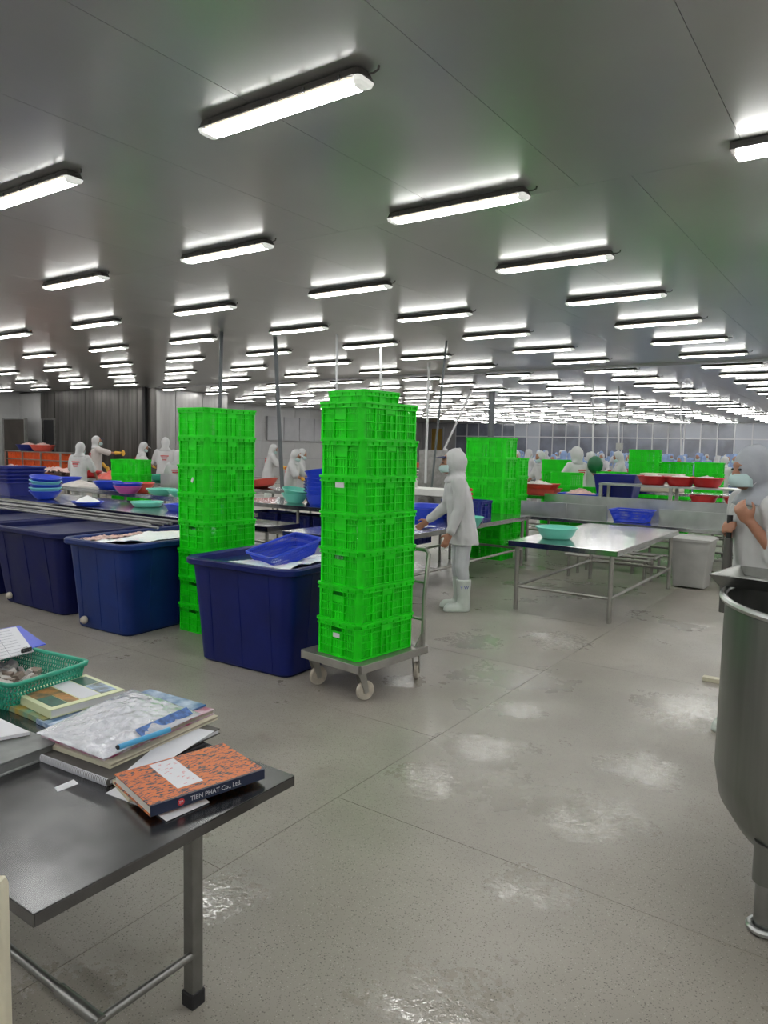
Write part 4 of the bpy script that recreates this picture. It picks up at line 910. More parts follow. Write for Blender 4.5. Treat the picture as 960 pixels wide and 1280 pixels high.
# ------------------------------------------------------------------ people
def folds(o, amp, sc):
    me = o.data; n = [v.normal.copy() for v in me.vertices]
    for v, q in zip(me.vertices, n):
        p = v.co; k = noise.noise(Vector((p.x*sc, p.y*sc, p.z*sc*.55)))+.5*noise.noise(Vector((p.x*sc*2.3+9, p.y*sc*2.3, p.z*sc*1.2)))
        v.co = p+q*amp*k
def person(name, label, group=None, vox=.02, lean=0.0, head=(0, 0), armL=None, armR=None, short=False, cloth='cloth', hood='cloth', skin='skin', trouser='trouser', boots='boot', cap=None, mask='mask', glove=None, hoodbig=1.0, detail=False, hand_pose=(.35, .35), stride=0.0, hood_front=0.0, print_=True, apron=None):
    """local frame: faces +Y, feet on z = 0, 1.68 m tall; lean and head turn in radians"""
    root = empty(name, (0,0,0), 0, label, 'person', group)
    HIP = Vector((0, 0, .88)); RL = Matrix.Rotation(-lean, 3, 'X')
    def T(p):
        p = Vector(p); k = min(1, max(0, (p.z-.80)/.25)); Rk = Matrix.Rotation(-lean*k, 3, 'X'); return HIP+Rk@(p-HIP)
    hc = T((0, .02, 1.555)); NK = T((0, 0, 1.42))
    Rh = Matrix.Rotation(head[0], 3, 'Z')@Matrix.Rotation(-lean*.6-head[1], 3, 'X')
    def Hd(p): return hc+Rh@Vector(p)
    def ell(mb, z, rx, ry, cy=0, n=20): return [T((rx*math.cos(2*PI*k/n), cy+ry*math.sin(2*PI*k/n), z)) for k in range(n)]
    armL = armL or ((-.12, .05, -1), (0, .25, -1)); armR = armR or ((.12, .05, -1), (0, .25, -1))
    joints = []
    for s, a in ((-1, armL), (1, armR)):
        sh = T((s*.175, 0, 1.355)); el = sh+Vector(a[0]).normalized()*.28; wr = el+Vector(a[1]).normalized()*.25
        joints.append((s, sh, el, wr, (wr-el).normalized(), a[2] if len(a) > 2 else None))
    # body: one continuous surface
    b = MB()
    b.ball(hc, (.074, .092, .112), 16, 12, Rh); b.ball(Hd((0, .045, -.045)), (.055, .05, .058), 12, 8, Rh)
    b.ball(Hd((0, .095, -.015)), (.014, .020, .024), 8, 6, Rh); b.ball(Hd((0, .080, .036)), (.045, .010, .008), 8, 6, Rh)
    for s in (-1, 1): b.ball(Hd((s*.074, -.005, -.01)), (.012, .022, .032), 8, 6, Rh)
    b.limb(Hd((0, -.02, -.07)), T((0, -.01, 1.36)), .052, .058)
    b.loft([ell(b, 1.40, .08, .07), ell(b, 1.34, .16, .095), ell(b, 1.2, .155, .11), ell(b, 1.02, .13, .10), ell(b, .88, .155, .11), ell(b, .8, .14, .10)])
    for s, sh, el, wr, d, hp in joints:
        b.limb(sh, el, .048, .039); b.limb(el, wr, .039, .027)
        side = Vector(hp).normalized() if hp else Vector((0, s*.0+1, 0)); side = (side-d*side.dot(d)).normalized(); nrm = d.cross(side)*s
        curl = hand_pose[0 if s < 0 else 1]
        pa = wr+d*.045; mt = Matrix((side, nrm, d)).transposed()
        b.ball(pa, (.041, .018, .058), 12, 8, mt); b.ball(wr, (.028, .022, .03), 10, 6, mt)
        if detail:
            for q, (off, ln) in enumerate(((.029, .072), (.010, .080), (-.010, .075), (-.028, .058))):
                p = wr+d*.088+side*off; dd = d+side*(off*2.2)
                for ph in range(3):
                    dd = (dd*math.cos(curl*.8)-nrm*math.sin(curl*.8)).normalized() if ph or curl > .6 else dd.normalized()
                    e = p+dd*ln*(.45, .32, .23)[ph]; b.limb(p, e, .0095-.0008*ph, .0088-.0009*ph, 8); p = e
            p = wr+d*.03+side*.030; e = p+(d*.75+side*.75-nrm*.3).normalized()*.042; b.limb(p, e, .012, .0105, 8); b.limb(e, e+(d*.95+side*.15-nrm*.5*curl).normalized()*.032, .0105, .0085, 8)
        else: b.ball(wr+d*.12-nrm*.012, (.034, .014, .045), 10, 6, mt); b.limb(wr+d*.03+side*.03, wr+d*.075+side*.055, .011, .009, 6)
    for s in (-1, 1):
        st = s*stride; b.limb((s*.085, 0, .86), (s*.09, .02+st*.3, .47), .08, .055); b.limb((s*.09, .02+st*.3, .47), (s*.095, -.01+st, .09), .052, .036); b.limb((s*.095, -.02+st, .05), (s*.10, .12+st, .035), .035, .03)
    body = remeshed(b, 'body', M[skin], vox*.8 if detail else vox, root, 2)
    # eyes
    e = MB()
    for s in (-1, 1): e.ball(Hd((s*.030, .083, .012)), (.013, .008, .007), 8, 6, Rh)
    e.build('eyes', M['eye'], root)
    if mask:
        mb = MB(); rr = []
        for i in range(9):
            z = -.010-.075*i/8; row = []
            for k in range(13):
                a = math.radians(-78+156*k/12); bulge = .006*math.sin(PI*i/8)
                row.append(Hd(((.071+bulge*.5)*math.sin(a), .012+(.092+bulge+.012*math.sin(PI*i/8))*math.cos(a), z)))
            rr.append(row)
        fs = [(i*13+k, i*13+k+1, (i+1)*13+k+1, (i+1)*13+k) for i in range(8) for k in range(12)]
        mb.add([p for r in rr for p in r], fs); mo = mb.build('mask', M[mask], root, smooth=True); so = mo.modifiers.new('s', 'SOLIDIFY'); so.thickness = .003
        if detail:
            st = MB()
            for s in (-1, 1):
                st.tube([Hd((s*.068, .03, -.005)), Hd((s*.078, .0, .0)), Hd((s*.080, -.03, .01))], .0018, 5); st.tube([Hd((s*.068, .03, -.075)), Hd((s*.078, .0, -.05)), Hd((s*.080, -.03, -.02))], .0018, 5)
            st.build('mask_straps', M['paper'], mo)
    # coat
    g = MB(); L = .70
    g.loft([ell(g, 1.425, .075, .07), ell(g, 1.39, .15, .095), ell(g, 1.33, .195, .118), ell(g, 1.2, .192, .138), ell(g, 1.04, .178, .135), ell(g, .90, .195, .148), ell(g, .80, .208, .158), ell(g, L, .222, .168)])
    for s, sh, el, wr, d, hp in joints:
        e_ = el if not short else sh.lerp(el, .92)
        g.limb(sh, e_, .072, .060 if not short else .078)
        if not short: g.limb(el, wr-d*.03, .062, .046); g.ball(wr-d*.035, .050, 12, 8)
    coat = remeshed(g, 'coat', M[cloth], vox, root, 3)
    folds(coat, .017 if detail else .006, 9)
    # hood over head, neck and shoulders
    g = MB(); hb = hoodbig
    g.ball(Hd((0, -.040+hood_front, .012)), (.098*hb, .106*hb, .124*hb), 20, 14, Rh)
    if hoodbig > 1.05: g.ball(Hd((0, -.075, -.02)), (.085, .10, .115), 16, 10, Rh)
    g.limb(Hd((0, -.045, -.06)), T((0, -.025, 1.40)), .080*hb, .092)
    g.loft([ell(g, 1.45, .075, .07, -.02), ell(g, 1.41, .14, .105, -.01), ell(g, 1.37, .17, .118, 0)])
    hd = remeshed(g, 'hood', M[hood], vox, root, 3); folds(hd, .006 if detail else .003, 16)
    if cap:
        c = MB(); p = [Hd((.075*math.sin(a), .055+.075*math.cos(a)*1.25, .055+.012*math.cos(a))) for a in [math.radians(-85+170*k/12) for k in range(13)]]
        p2 = [Hd((.072*math.sin(a), .050+.02*math.cos(a), .075)) for a in [math.radians(-85+170*k/12) for k in range(13)]]
        c.add([*p, *p2, *[q+Rh@Vector((0, 0, .006)) for q in p], *[q+Rh@Vector((0, 0, .006)) for q in p2]], [(k, k+1, 14+k, 13+k) for k in range(12)]+[(26+k, 39+k, 40+k, 27+k) for k in range(12)]+[(k, 26+k, 27+k, k+1) for k in range(12)])
        c.build('cap_visor', M[cap], root, smooth='auto')
    # trousers and boots
    g = MB(); g.loft([ell(g, .95, .15, .115), ell(g, .84, .168, .125), ell(g, .78, .165, .12)])
    for s in (-1, 1):
        st = s*stride; g.limb((s*.088, 0, .82), (s*.092, .02+st*.3, .47), .090, .072); g.limb((s*.092, .02+st*.3, .47), (s*.095, -.01+st, .30), .070, .064)
    tr_ = remeshed(g, 'trousers', M[trouser], vox, root, 3); folds(tr_, .010 if detail else .005, 10)
    for s in (-1, 1):
        st = s*stride; g = MB(); x = s*.095
        g.loft([[(x+r*math.cos(2*PI*k/18), cy+st+ry*math.sin(2*PI*k/18), z) for k in range(18)] for z, r, ry, cy in ((.34, .072, .080, -.005), (.25, .066, .074, -.008), (.14, .055, .066, -.012), (.07, .055, .078, -.005), (.0, .052, .08, 0))])
        g.loft([[(x+r*math.cos(2*PI*k/18), .065+st+ry*math.sin(2*PI*k/18), z) for k in range(18)] for z, r, ry in ((.0, .052, .135), (.02, .056, .142), (.055, .052, .132), (.085, .035, .10))])
        bo = remeshed(g, 'boot', M[boots], max(.010, vox*.8), root, 2)
    if glove:
        for s, sh, el, wr, d, hp in joints:
            MB().limb(wr-d*.10, wr, .044, .036).ball(wr+d*.07, (.045, .045, .075), 10, 8, Matrix.Rotation(0, 3, 'X')).build('glove', M[glove], root, smooth=True)
    if print_:
        pr = MB(); random.seed(4)
        for r_ in range(3):
            x = -.085+.02*r_
            while x < .085-.02*r_:
                w_ = random.uniform(.010, .02); z = 1.24-r_*.045; y = -.150-.0; pr.add([T((x, y, z)), T((x+w_*.6, y, z)), T((x+w_*.6, y, z+.024)), T((x, y, z+.024)), T((x, y+.02, z)), T((x+w_*.6, y+.02, z)), T((x+w_*.6, y+.02, z+.024)), T((x, y+.02, z+.024))], [(0,1,2,3),(7,6,5,4),(0,4,5,1),(1,5,6,2),(2,6,7,3),(3,7,4,0)]); x += w_
        pr.build('back_print', M['red_ink'], root)
    return root, joints, T, Hd
def put(o, x, y, face, z=0, s=1): o.location = (x, y, z); o.rotation_euler.z = face; o.scale = (s, s, s)
# face angle: rotation about Z of the +Y facing figure
LEFT = YAW+PI/2          # looks to the picture's left
AWAY = YAW
# hooded worker in the aisle
W1, J1, T1, H1 = person('person', 'person in white hooded uniform, mask and white boots standing in the aisle', vox=.011, lean=.20, head=(0, -.05), detail=True,
    armL=((-.1, -.02, -1), (-.02, .40, -1), (0, 1, 0)), armR=((.2, .12, -1), (.1, .75, -.6), (0, 0, 1)), cap='cloth_navy', hoodbig=1.16, hand_pose=(.35, .6), stride=.0, hood_front=-.018)
p = at(574, 762, 0); put(W1, p.x, p.y+.02, LEFT+.12, 0, 1.0)
g = text_mesh('9 W', .05, 'boot_lettering', mat('blue_marker', (.03, .06, .4), .6), W1, (-.168, .045, .25), (PI/2, 0, -PI/2))
# worker cut off by the right edge
W2, J2, T2, H2 = person('person', 'person in grey head cloth at the right edge, hand on chest', vox=.012, lean=.16, head=(.12, -.03), detail=True, short=True,
    armL=((-.12, -.12, -1), (.2, .6, .78), (-.53, -.43, .62)), armR=((.1, -.25, -1), (-.55, .7, .42), (0, 0, 1)), cloth='cloth', hood='cloth_g' if 'cloth_g' in M else 'cloth', hoodbig=1.07, hood_front=.012, hand_pose=(1.3, 1.4), boots='boot')
p = dep(943, 900, 4.35); put(W2, p.x, p.y, LEFT+.05, 0, 1.04)
bd = MB().box((-.018, 0, .02), (.018, .004, .045)).build('badge', M['red_ink'], W2); bd.location = (-.152, .112, 1.20); bd.rotation_euler = (0, 0, .85)
bd = MB().box((-.018, 0, -.03), (.018, .004, .016)).build('badge', M['blue'], W2); bd.location = (-.152, .112, 1.20); bd.rotation_euler = (0, 0, .85)
MW = Matrix.Translation(W2.location)@Matrix.Rotation(W2.rotation_euler.z, 4, 'Z')@Matrix.Scale(1.04, 4)
s_, sh_, el_, wr_, d_, hp_ = J2[1]; hp = MW@(wr_+d_*.085-(d_.cross(Vector((0, 0, 1))).normalized())*.03)
rd = empty('rod', tuple(hp), 0, 'dark black-gripped rod held upright by the person at the right edge', 'rod')
MB().tube([(0, 0, -.06), (0, 0, .075)], [.014, .016], 12).build('grip', M['black'], rd, smooth='auto'); MB().tube([(0, 0, -.50), (0, 0, -.30), (0, 0, -.06)], [.028, .03, .022], 12).build('shaft', M['dgrey'], rd, smooth='auto')
# ------------------------------------------------------------------ left middle ground
M['salt'] = mat('white_salt', (.85, .86, .88), .6, bump=.5, bscale=90)
def rot(o, a): o.rotation_euler.z = a; return o
def mound(name, x, y, z, r, h, m_, label, cat, parent=None, group=None, n=28, rough=.02, ry=None):
    b = MB(); v = [(0, 0, h)]; ry = ry or r; R_ = 9
    for i in range(1, R_+1):
        for k in range(n):
            a = 2*PI*k/n; q = i/R_; px_, py_ = r*q*math.cos(a), ry*q*math.sin(a)
            zz = h*(1-q)**.85+rough*noise.noise(Vector((px_*25+x, py_*25+y, 2)))*(1 if i < R_ else 0)
            v.append((px_, py_, max(zz, 0)))
    f = [(0, 1+k, 1+(k+1) % n) for k in range(n)]
    for i in range(R_-1):
        for k in range(n): f.append((1+i*n+k, 1+(i+1)*n+k, 1+(i+1)*n+(k+1) % n, 1+i*n+(k+1) % n))
    b.add(v, f); o = b.build(name, M[m_], parent, smooth=True); o.location = (x, y, z)
    if not parent: tag(o, label, cat, group)
    o['kind'] = 'stuff'; return o
TLa = steel_table('work_table', -13.4, -6.72, 5.62, 6.75, .80, 'long steel table right behind the row of blue bins', edge=.05, legr=.022, inset=.12, nleg=5)
TLb = rot(steel_table('work_table', -13.6, -8.05, 6.98, 7.78, .90, 'long steel table with the magenta and mint basins behind the bins', edge=.07, legr=.022, inset=.12, nleg=4), -.06)
# nested square tubs, nested bowls
for k in range(5):
    o = empty('square_tub', (-11.45, 6.12, .801+k*.058), .0, 'navy square tub, %s from the bottom of the nested pile at the left edge' % ORD[k], 'tub', 'nested navy tubs')
    g = MB(); g.loft([rrect(-.24, .24, -.24, .24, .06, 0, 4), rrect(-.31, .31, -.31, .31, .07, .20, 4), rrect(-.33, .33, -.33, .33, .08, .205, 4), rrect(-.33, .33, -.33, .33, .08, .225, 4), rrect(-.30, .30, -.30, .30, .07, .22, 4), rrect(-.235, .235, -.235, .235, .06, .01, 4)]); g.build('shell', M['blue_dk'], o, smooth='auto')
mound('plastic_film', -11.42, 6.1, 1.0, .24, .16, 'wetmess', 'crumpled white film lying on the navy tub pile at the left edge', 'plastic film')
p = at(57, 626, .80)
for k, (mm, tl, nm) in enumerate((('blue', 0, 'royal blue bowl at the bottom of the nested bowl pile'), ('cyan', 0, 'pale cyan bowl, second of the nested bowl pile'), ('blue', .05, 'blue bowl in the middle of the nested bowl pile'), ('cyan', .08, 'pale cyan bowl tilted near the top of the bowl pile'), ('blue', .14, 'royal blue bowl tilted on top of the nested pile'))):
    bowl(0, 0, .801+k*.052, .215, mm, nm, h=.13, rb=.12, loc=(p.x-.26, p.y+.15), tilt=(0, tl), group='nested bowls on the long table')
p = at(112, 633, .80); bowl(0, 0, .801, .20, 'blue', 'shallow blue sieve bowl under the white salt heap', h=.06, rb=.15, loc=(p.x-.12, p.y+.05)); mound('salt_heap', p.x-.12, p.y+.05, .845, .17, .10, 'salt', 'cone of white salt heaped in the shallow blue bowl', 'salt', rough=.01)
p = at(187, 634, .80); bowl(0, 0, .801, .21, 'mint', 'flat mint basin behind the ice bin', h=.07, rb=.17, loc=(p.x-.08, p.y+.02))
o = empty('tray', (-7.45, 6.32, .801), 0, 'royal blue tray behind the flat mint basin', 'tray')
MB().loft([rrect(-.32, .32, -.2, .2, .05, 0, 4), rrect(-.36, .36, -.24, .24, .06, .08, 4), rrect(-.37, .37, -.25, .25, .06, .085, 4), rrect(-.34, .34, -.22, .22, .05, .08, 4), rrect(-.31, .31, -.19, .19, .05, .01, 4)]).build('shell', M['blue'], o, smooth='auto')
def onb(px_, py_, r, m_, lb, h=.13, rb=None, dy=.18, tilt=None, z=.90, grp=None):
    p = at(px_, py_, z); return bowl(0, 0, z+.001, r, m_, lb, h=h, rb=rb or r*.6, loc=(p.x-.13, p.y+dy), tilt=tilt, group=grp)
onb(130, 612, .215, 'blue', 'royal blue basin left of the magenta one', dy=.15)
onb(83, 606, .19, 'blue', 'blue basin peeking out behind the nested bowl pile', dy=.15)
p = at(157, 618, .90); bowl(0, 0, .901, .20, 'pink', 'magenta basin at the bottom of a small pile', h=.12, rb=.12, loc=(p.x-.11, p.y+.12)); bowl(0, 0, .945, .205, 'blue', 'blue basin nested in the magenta basin', h=.12, rb=.12, loc=(p.x-.11, p.y+.12))
bowl(0, 0, .901, .23, 'redlt', 'red basin standing behind the magenta pile', h=.15, rb=.14, loc=(p.x-.25, p.y+.42))
onb(200, 620, .205, 'mint', 'mint basin on the rear long table left of the green stack', h=.10, dy=.12); onb(226, 622, .2, 'mint', 'mint basin half hidden by the left green stack', h=.10, dy=.12)
mound('fish_heap', *at(100, 607, .90).xy, .90, .45, .10, 'fish_w', 'heap of pale fish on the rear long table', 'fish', ry=.25)
# steel chute and crates behind
o = empty('steel_chute', (-9.95, 8.45, 0), 0, 'plain steel chute box right of the two green crates', 'chute')
MB().box((-.75, -.15, .85), (.75, -.13, 1.13)).build('front_panel', M['steel'], o); MB().box((-.75, -.13, .85), (.75, .3, .87)).build('bed', M['steel'], o); MB().box((-.75, .3, .85), (.75, .32, 1.13)).build('back_panel', M['steel'], o)
for x in (-.7, .7):
    for y in (-.1, .27): MB().tube([(x, y, 0), (x, y, .86)], .02, 8).build('leg', M['galv'], o)
stack(cg, -11.75, 8.45, .0, .35, 5, 'green crate of the pile before the masked bending worker', group='green crates of the left middle pile', pitch=.27)
o = [q for q in C.objects if q.get('group') == 'green crates of the left middle pile']
for q in o: q.scale = (1.05, 1.05, 1.08)
TLc = steel_table('work_table', -20.5, -11.6, 9.45, 10.35, .85, 'far left steel table covered in fish', edge=.06, legr=.022, inset=.12, nleg=6)
heap('fish_heap', -19.5, -15.0, 9.5, 10.3, .93, .10, 'fish', 'long bank of pale pink fish on the far left table', 'fish', nx=120, ny=26, lump=12)
mound('fish_heap', -14.2, 9.8, .85, .55, .22, 'redlt', 'red heap of gutted fish beside the yellow-gloved worker', 'fish', ry=.35, rough=.08)
mound('fish_heap', -13.5, 9.7, .85, .4, .14, 'fish_w', 'pale fish right of the red heap', 'fish', ry=.25, rough=.06)
def bas(x, y, z, r, m_, lb, h=.14, grp=None): return bowl(0, 0, z, r, m_, lb, h=h, rb=r*.65, loc=(x, y), group=grp)
bas(-15.2, 9.75, .851, .32, 'red', 'red basin at the right end of the pink fish bank'); bas(-12.85, 10.0, .851, .3, 'teal', 'green basin between the bending and the masked worker'); bas(-12.15, 9.9, .851, .27, 'redlt', 'red basin next to the bending worker')
bas(-18.4, 9.75, .851, .3, 'blue_dk', 'blue basin among the fish at the far left')
# rack with orange baskets before the cold room
o = empty('steel_rack', (-26.9, 15.2, 0), 0, 'low steel rack with orange crates before the metal cold room', 'rack')
for z in (.62, .92, 1.22): MB().box((-2.0, -.3, z-.03), (2.0, .3, z)).build('shelf', M['galv'], o)
for k in range(4):
    for y in (-.28, .28): MB().bar((-1.95+k*1.3, y, 0), (-1.95+k*1.3, y, 1.22), .05).build('post', M['galv'], o)
co = crate('orange', lite=True)
for k in range(6):
    for q in range(2): inst(co, (-28.5+k*.64, 15.2, .622+q*.30), 0, 'small orange crate on the far rack below the cold room wall', 'crate', 'orange crates on the rack')
for x, mm, lb in ((-27.6, 'blue_dk', 'blue basin with fish on top of the orange crate rack'), (-26.6, 'redlt', 'coral basin with fish on top of the orange crate rack')):
    bas(x, 15.2, 1.221, .45, mm, lb, .25); mound('fish_heap', x, 15.2, 1.40, .4, .16, 'fish', 'fish heaped in the %s rack basin' % ('blue' if mm == 'blue_dk' else 'coral'), 'fish', rough=.05)
# ------------------------------------------------------------------ middle, between the stacks
TM = steel_table('work_table', -8.6, -5.75, 7.95, 9.1, .80, 'steel table with mint basins and blue basket pile between the green stacks', edge=.06, legr=.022, inset=.08, nleg=3, stretch_z=.35)
TN = steel_table('work_table', -7.9, -6.75, 6.95, 7.6, .60, 'lower steel table between the two tall green stacks', edge=.07, legr=.022, inset=.08)
p = at(360, 629, .80)
bowl(0, 0, .801, .205, 'mint', 'mint basin carrying a second one, between the green stacks', h=.15, rb=.12, loc=(p.x, p.y+.16)); bowl(0, 0, .865, .205, 'mint', 'upper mint basin tilted in the lower one between the stacks', h=.15, rb=.12, loc=(p.x, p.y+.16), tilt=(0, .16))
p = at(391, 632, .80)
for k in range(7): bowl(0, 0, .801+k*.062, .20, 'blue', 'royal blue basket, %s from the bottom of the tall pile' % ORD[k], h=.16, rb=.145, loc=(p.x+.0, p.y+.15), tilt=(0, -.16) if k == 6 else None, group='nested blue baskets')
for k in range(6): bowl(0, 0, .801+k*.05, .19, 'blue_dk', 'navy basket, %s from the bottom of the darker pile' % ORD[k], h=.14, rb=.14, loc=(p.x-.36, p.y+.5), group='nested navy baskets')
for k in range(5): inst(cb, (-8.2+k*.66, 8.55, .36), 0, 'deep blue crate under the table of the mint basins', 'crate', 'deep blue crates under the table')
MB().box((-8.5, 8.1, .34), (-5.85, 8.95, .36)).build('shelf', M['galv'], TM).matrix_parent_inverse = TM.matrix_world.inverted()
[q for q in TM.children if q.name.startswith('shelf')][0].location = (7.175, -8.525, 0)
TM2 = steel_table('work_table', -11.5, -8.4, 9.75, 10.5, .85, 'steel table with red basin and white box before two hooded workers', edge=.06, legr=.02, inset=.1, nleg=3)
p = at(352, 607, .85); bowl(0, 0, .86, .33, 'redlt', 'coral basin leaning on the table before the hooded workers', h=.12, rb=.25, loc=(-10.0, 10.12), tilt=(.0, -.25)); mound('fish_heap', -10.8, 10.1, .85, .45, .14, 'fish_w', 'pale fish pile left of the coral basin', 'fish', rough=.05)
MB_ = empty('white_box', (-10.2, 9.35, .0), 0, 'white plastic box on a stand under the coral basin', 'box')
MB().box((-.5, -.2, .0), (.35, .12, .06)).box((-.5, -.2, .62), (.35, .12, .80)).build('shell', M['white_pl'], MB_, bevel=.01); MB().bar((-.45, -.15, .06), (-.45, -.15, .62), .05).bar((.3, -.15, .06), (.3, -.15, .62), .05).build('stand', M['galv'], MB_)
# wall unit, cupboards
p = dep(387, 520, 36)
ac = empty('cooling_unit', (-26.55, 33.6, 2.75), 0, 'white wall cooling unit with a round dark fan', 'cooling unit')
MB().box((-.45, -1.1, -.1), (.45, 1.1, .75)).build('housing', M['white_pl'], ac, bevel=.03); MB().lathe([(.30, 0), (.30, .03), (.26, .03), (.26, .0)], n=24, mtx=Matrix.Rotation(PI/2, 3, 'Y')).build('fan_ring', M['dgrey'], ac, loc=(.455, .3, .33)); MB().lathe([(.26, 0), (.26, .01)], n=24, mtx=Matrix.Rotation(PI/2, 3, 'Y')).build('fan', M['black'], ac, loc=(.455, .3, .33))
MB().box((-.02, -.4, -1.1), (0.0, .5, -.5)).build('dark_opening', M['dark'], ac, loc=(-.40, .3, 0))
cu = empty('wall_cupboard', (-26.9, 27.6, 1.9), 0, 'row of grey metal panels on the white wall left of the cooling unit', 'cupboard')
for k in range(4): MB().box((-.06, k*1.25+.02, 0), (.06, k*1.25+1.23, 1.25)).build('panel', M['wall_grey'], cu)
# ------------------------------------------------------------------ behind the hooded worker
stack(cg, -7.62, 9.75, .0, .05, 6, 'green crate of the left pile behind the trolley stack', group='green crates behind the trolley stack'); stack(cg, -6.95, 9.9, .0, .05, 6, 'green crate of the pile left of the hooded worker', group='green crates left of the worker')
mc = empty('belt_machine', (-6.2, 9.32, 0), 0, 'white belt machine with a round dark motor left of the hooded worker', 'machine')
MB().box((-.1, -.15, .98), (.85, .35, 1.08)).build('cover', M['white_pl'], mc, bevel=.01); MB().box((-.05, -.1, .80), (.8, .3, .98)).build('frame', M['steel_dk'], mc); MB().lathe([(.001, 0), (.10, 0), (.10, .14), (.06, .16), (.001, .16)], n=20, close=False, mtx=Matrix.Rotation(PI/2, 3, 'X')).build('motor', M['dgrey'], mc, loc=(.55, -.1, .88))
for x in (0, .75):
    for y in (-.05, .25): MB().tube([(x, y, 0), (x, y, .81)], .02, 8).build('leg', M['galv'], mc)
MB().lathe([(.0005, 0), (.035, 0), (.035, .10), (.015, .13), (.015, .16), (.0005, .16)], n=12, close=False).build('bottle', M['white_pl'], loc=(-6.0, 9.4, 1.081)); tag(C.objects['bottle'], 'small white bottle on the belt machine', 'bottle')
MB().box((-12.0, 19.0, 0), (-10.6, 19.06, 1.62)).build('metal_screen', M['steel_dk']); tag(C.objects['metal_screen'], 'grey metal screen far behind the hooded worker', 'screen')
# ------------------------------------------------------------------ right middle ground
DK = steel_table('work_table', -6.4, 2.0, 11.95, 13.12, .90, 'steel table with red fish baskets behind the conveyor', edge=.06, legr=.022, inset=.1, nleg=5)
for k, z in enumerate((.901, .985)):
    o = empty('fish_basket', (-5.2-.04*k, 12.4, z), .1, ('lower' if k == 0 else 'upper')+' red basket of pale fish right of the crate stack', 'basket'); MB().loft([rrect(-.28, .28, -.2, .2, .04, 0, 3), rrect(-.34, .34, -.25, .25, .05, .1, 3), rrect(-.35, .35, -.26, .26, .05, .105, 3), rrect(-.31, .31, -.23, .23, .04, .1, 3), rrect(-.27, .27, -.19, .19, .04, .01, 3)]).build('shell', M['redlt'], o, smooth='auto')
mound('fish_heap', -5.24, 12.4, 1.07, .27, .08, 'fish_w', 'pale fish in the upper red basket', 'fish', rough=.03, ry=.18)
o = empty('tray', (-4.42, 12.3, .901), .0, 'shallow blue tray of pale fish right of the red baskets', 'tray'); MB().loft([rrect(-.33, .33, -.2, .2, .04, 0, 3), rrect(-.36, .36, -.23, .23, .05, .06, 3), rrect(-.34, .34, -.21, .21, .04, .06, 3), rrect(-.32, .32, -.19, .19, .04, .01, 3)]).build('shell', M['blue'], o, smooth='auto')
mound('fish_heap', -4.42, 12.3, .93, .30, .12, 'fish', 'pink fish heaped on the shallow blue tray', 'fish', rough=.04, ry=.18)
o = empty('square_tub', (-3.92, 12.78, .901), .02, 'big navy open box at the left end of the raised shelf', 'tub'); MB().loft([rrect(-.30, .30, -.24, .24, .03, 0, 3), rrect(-.36, .36, -.29, .29, .04, .38, 3), rrect(-.37, .37, -.30, .30, .04, .40, 3), rrect(-.33, .33, -.27, .27, .03, .39, 3), rrect(-.28, .28, -.22, .22, .03, .02, 3)]).build('shell', M['blue_dk'], o, smooth='auto')
sh = empty('raised_shelf', (-1.35, 12.22, .90), 0, 'raised steel shelf with the red basins behind the conveyor', 'shelf')
MB().box((-2.65, -.24, .24), (3.0, .24, .27)).build('shelf_top', M['steel'], sh)
for k in range(6):
    for y in (-.21, .21): MB().bar((-2.62+k*1.12, y, 0), (-2.62+k*1.12, y, .24), .05).build('leg', M['galv'], sh)
for k, (px_, mm) in enumerate(((817, 'red'), (851, 'red'), (884, 'red'))):
    d = 12.3/(.819+.573*(px_-480)/903); x = -.573*d+.819*(px_-480)/903*d
    q = ('left', 'middle', 'right')[k]; bowl(0, 0, 1.171, .245, mm, '%s one of the three red basins on the raised shelf' % q, h=.15, rb=.17, loc=(x, 12.22), group='red basins on the raised shelf'); mound('fish_heap', x, 12.22, 1.29, .21, .06, 'fish_w', 'fish in the %s red basin' % q, 'fish', rough=.03)
for x in (-2.4, -1.9, -1.3): bowl(0, 0, .901, .21, 'red', 'dark red basin in the shade under the raised shelf', h=.14, rb=.15, loc=(x, 12.22), group='red basins under the raised shelf')
o = MB().box((-3.75, 13.45, 1.001), (-3.05, 13.85, 1.32)).build('foam_box', M['cream'], bevel=.01)
tb_ = steel_table('work_table', -4.2, -1.5, 13.25, 13.95, .999, 'rear steel table with a cream foam box and teal box', edge=.05, inset=.1); tag(o, 'cream foam box behind the big navy box', 'box')
def cstack(px_, d, n, rz, lb, grp, z=0, pitch=CH, sc=1.0):
    p = dep(px_, 600, d); stack(cgl, p.x, p.y, z, rz, n, lb, group=grp, pitch=pitch*sc)
    for q in [q for q in C.objects if q.get('group') == grp]: q.scale = (sc, sc, sc)
cstack(695, 15.3, 6, .35, 'green crate of the pile beside the white caped worker', 'green crates beside the caped worker')
cstack(709, 13.9, 5, .35, 'green crate of the lower pile before the caped worker', 'green crates before the caped worker', sc=1.02)
cstack(765, 15.2, 5, .2, 'green crate of the pile right of the caped worker', 'green crates right of the caped worker', sc=1.02)
cstack(741, 13.9, 4, .1, 'green crate of the low pile behind the blue fish tray', 'green crates behind the fish tray', sc=1.0)
cstack(805, 14.9, 7, .1, 'green crate of the highest right pile behind the foam box', 'green crates behind the foam box')
cstack(845, 15.4, 6, .1, 'green crate of the pile behind the middle red basin', 'green crates behind the middle red basin')
cstack(886, 16.2, 6, .1, 'green crate of the pile behind the right red basin', 'green crates behind the right red basin')
cstack(950, 16.4, 6, .1, 'green crate of the pile behind the right edge worker', 'green crates behind the right edge worker')
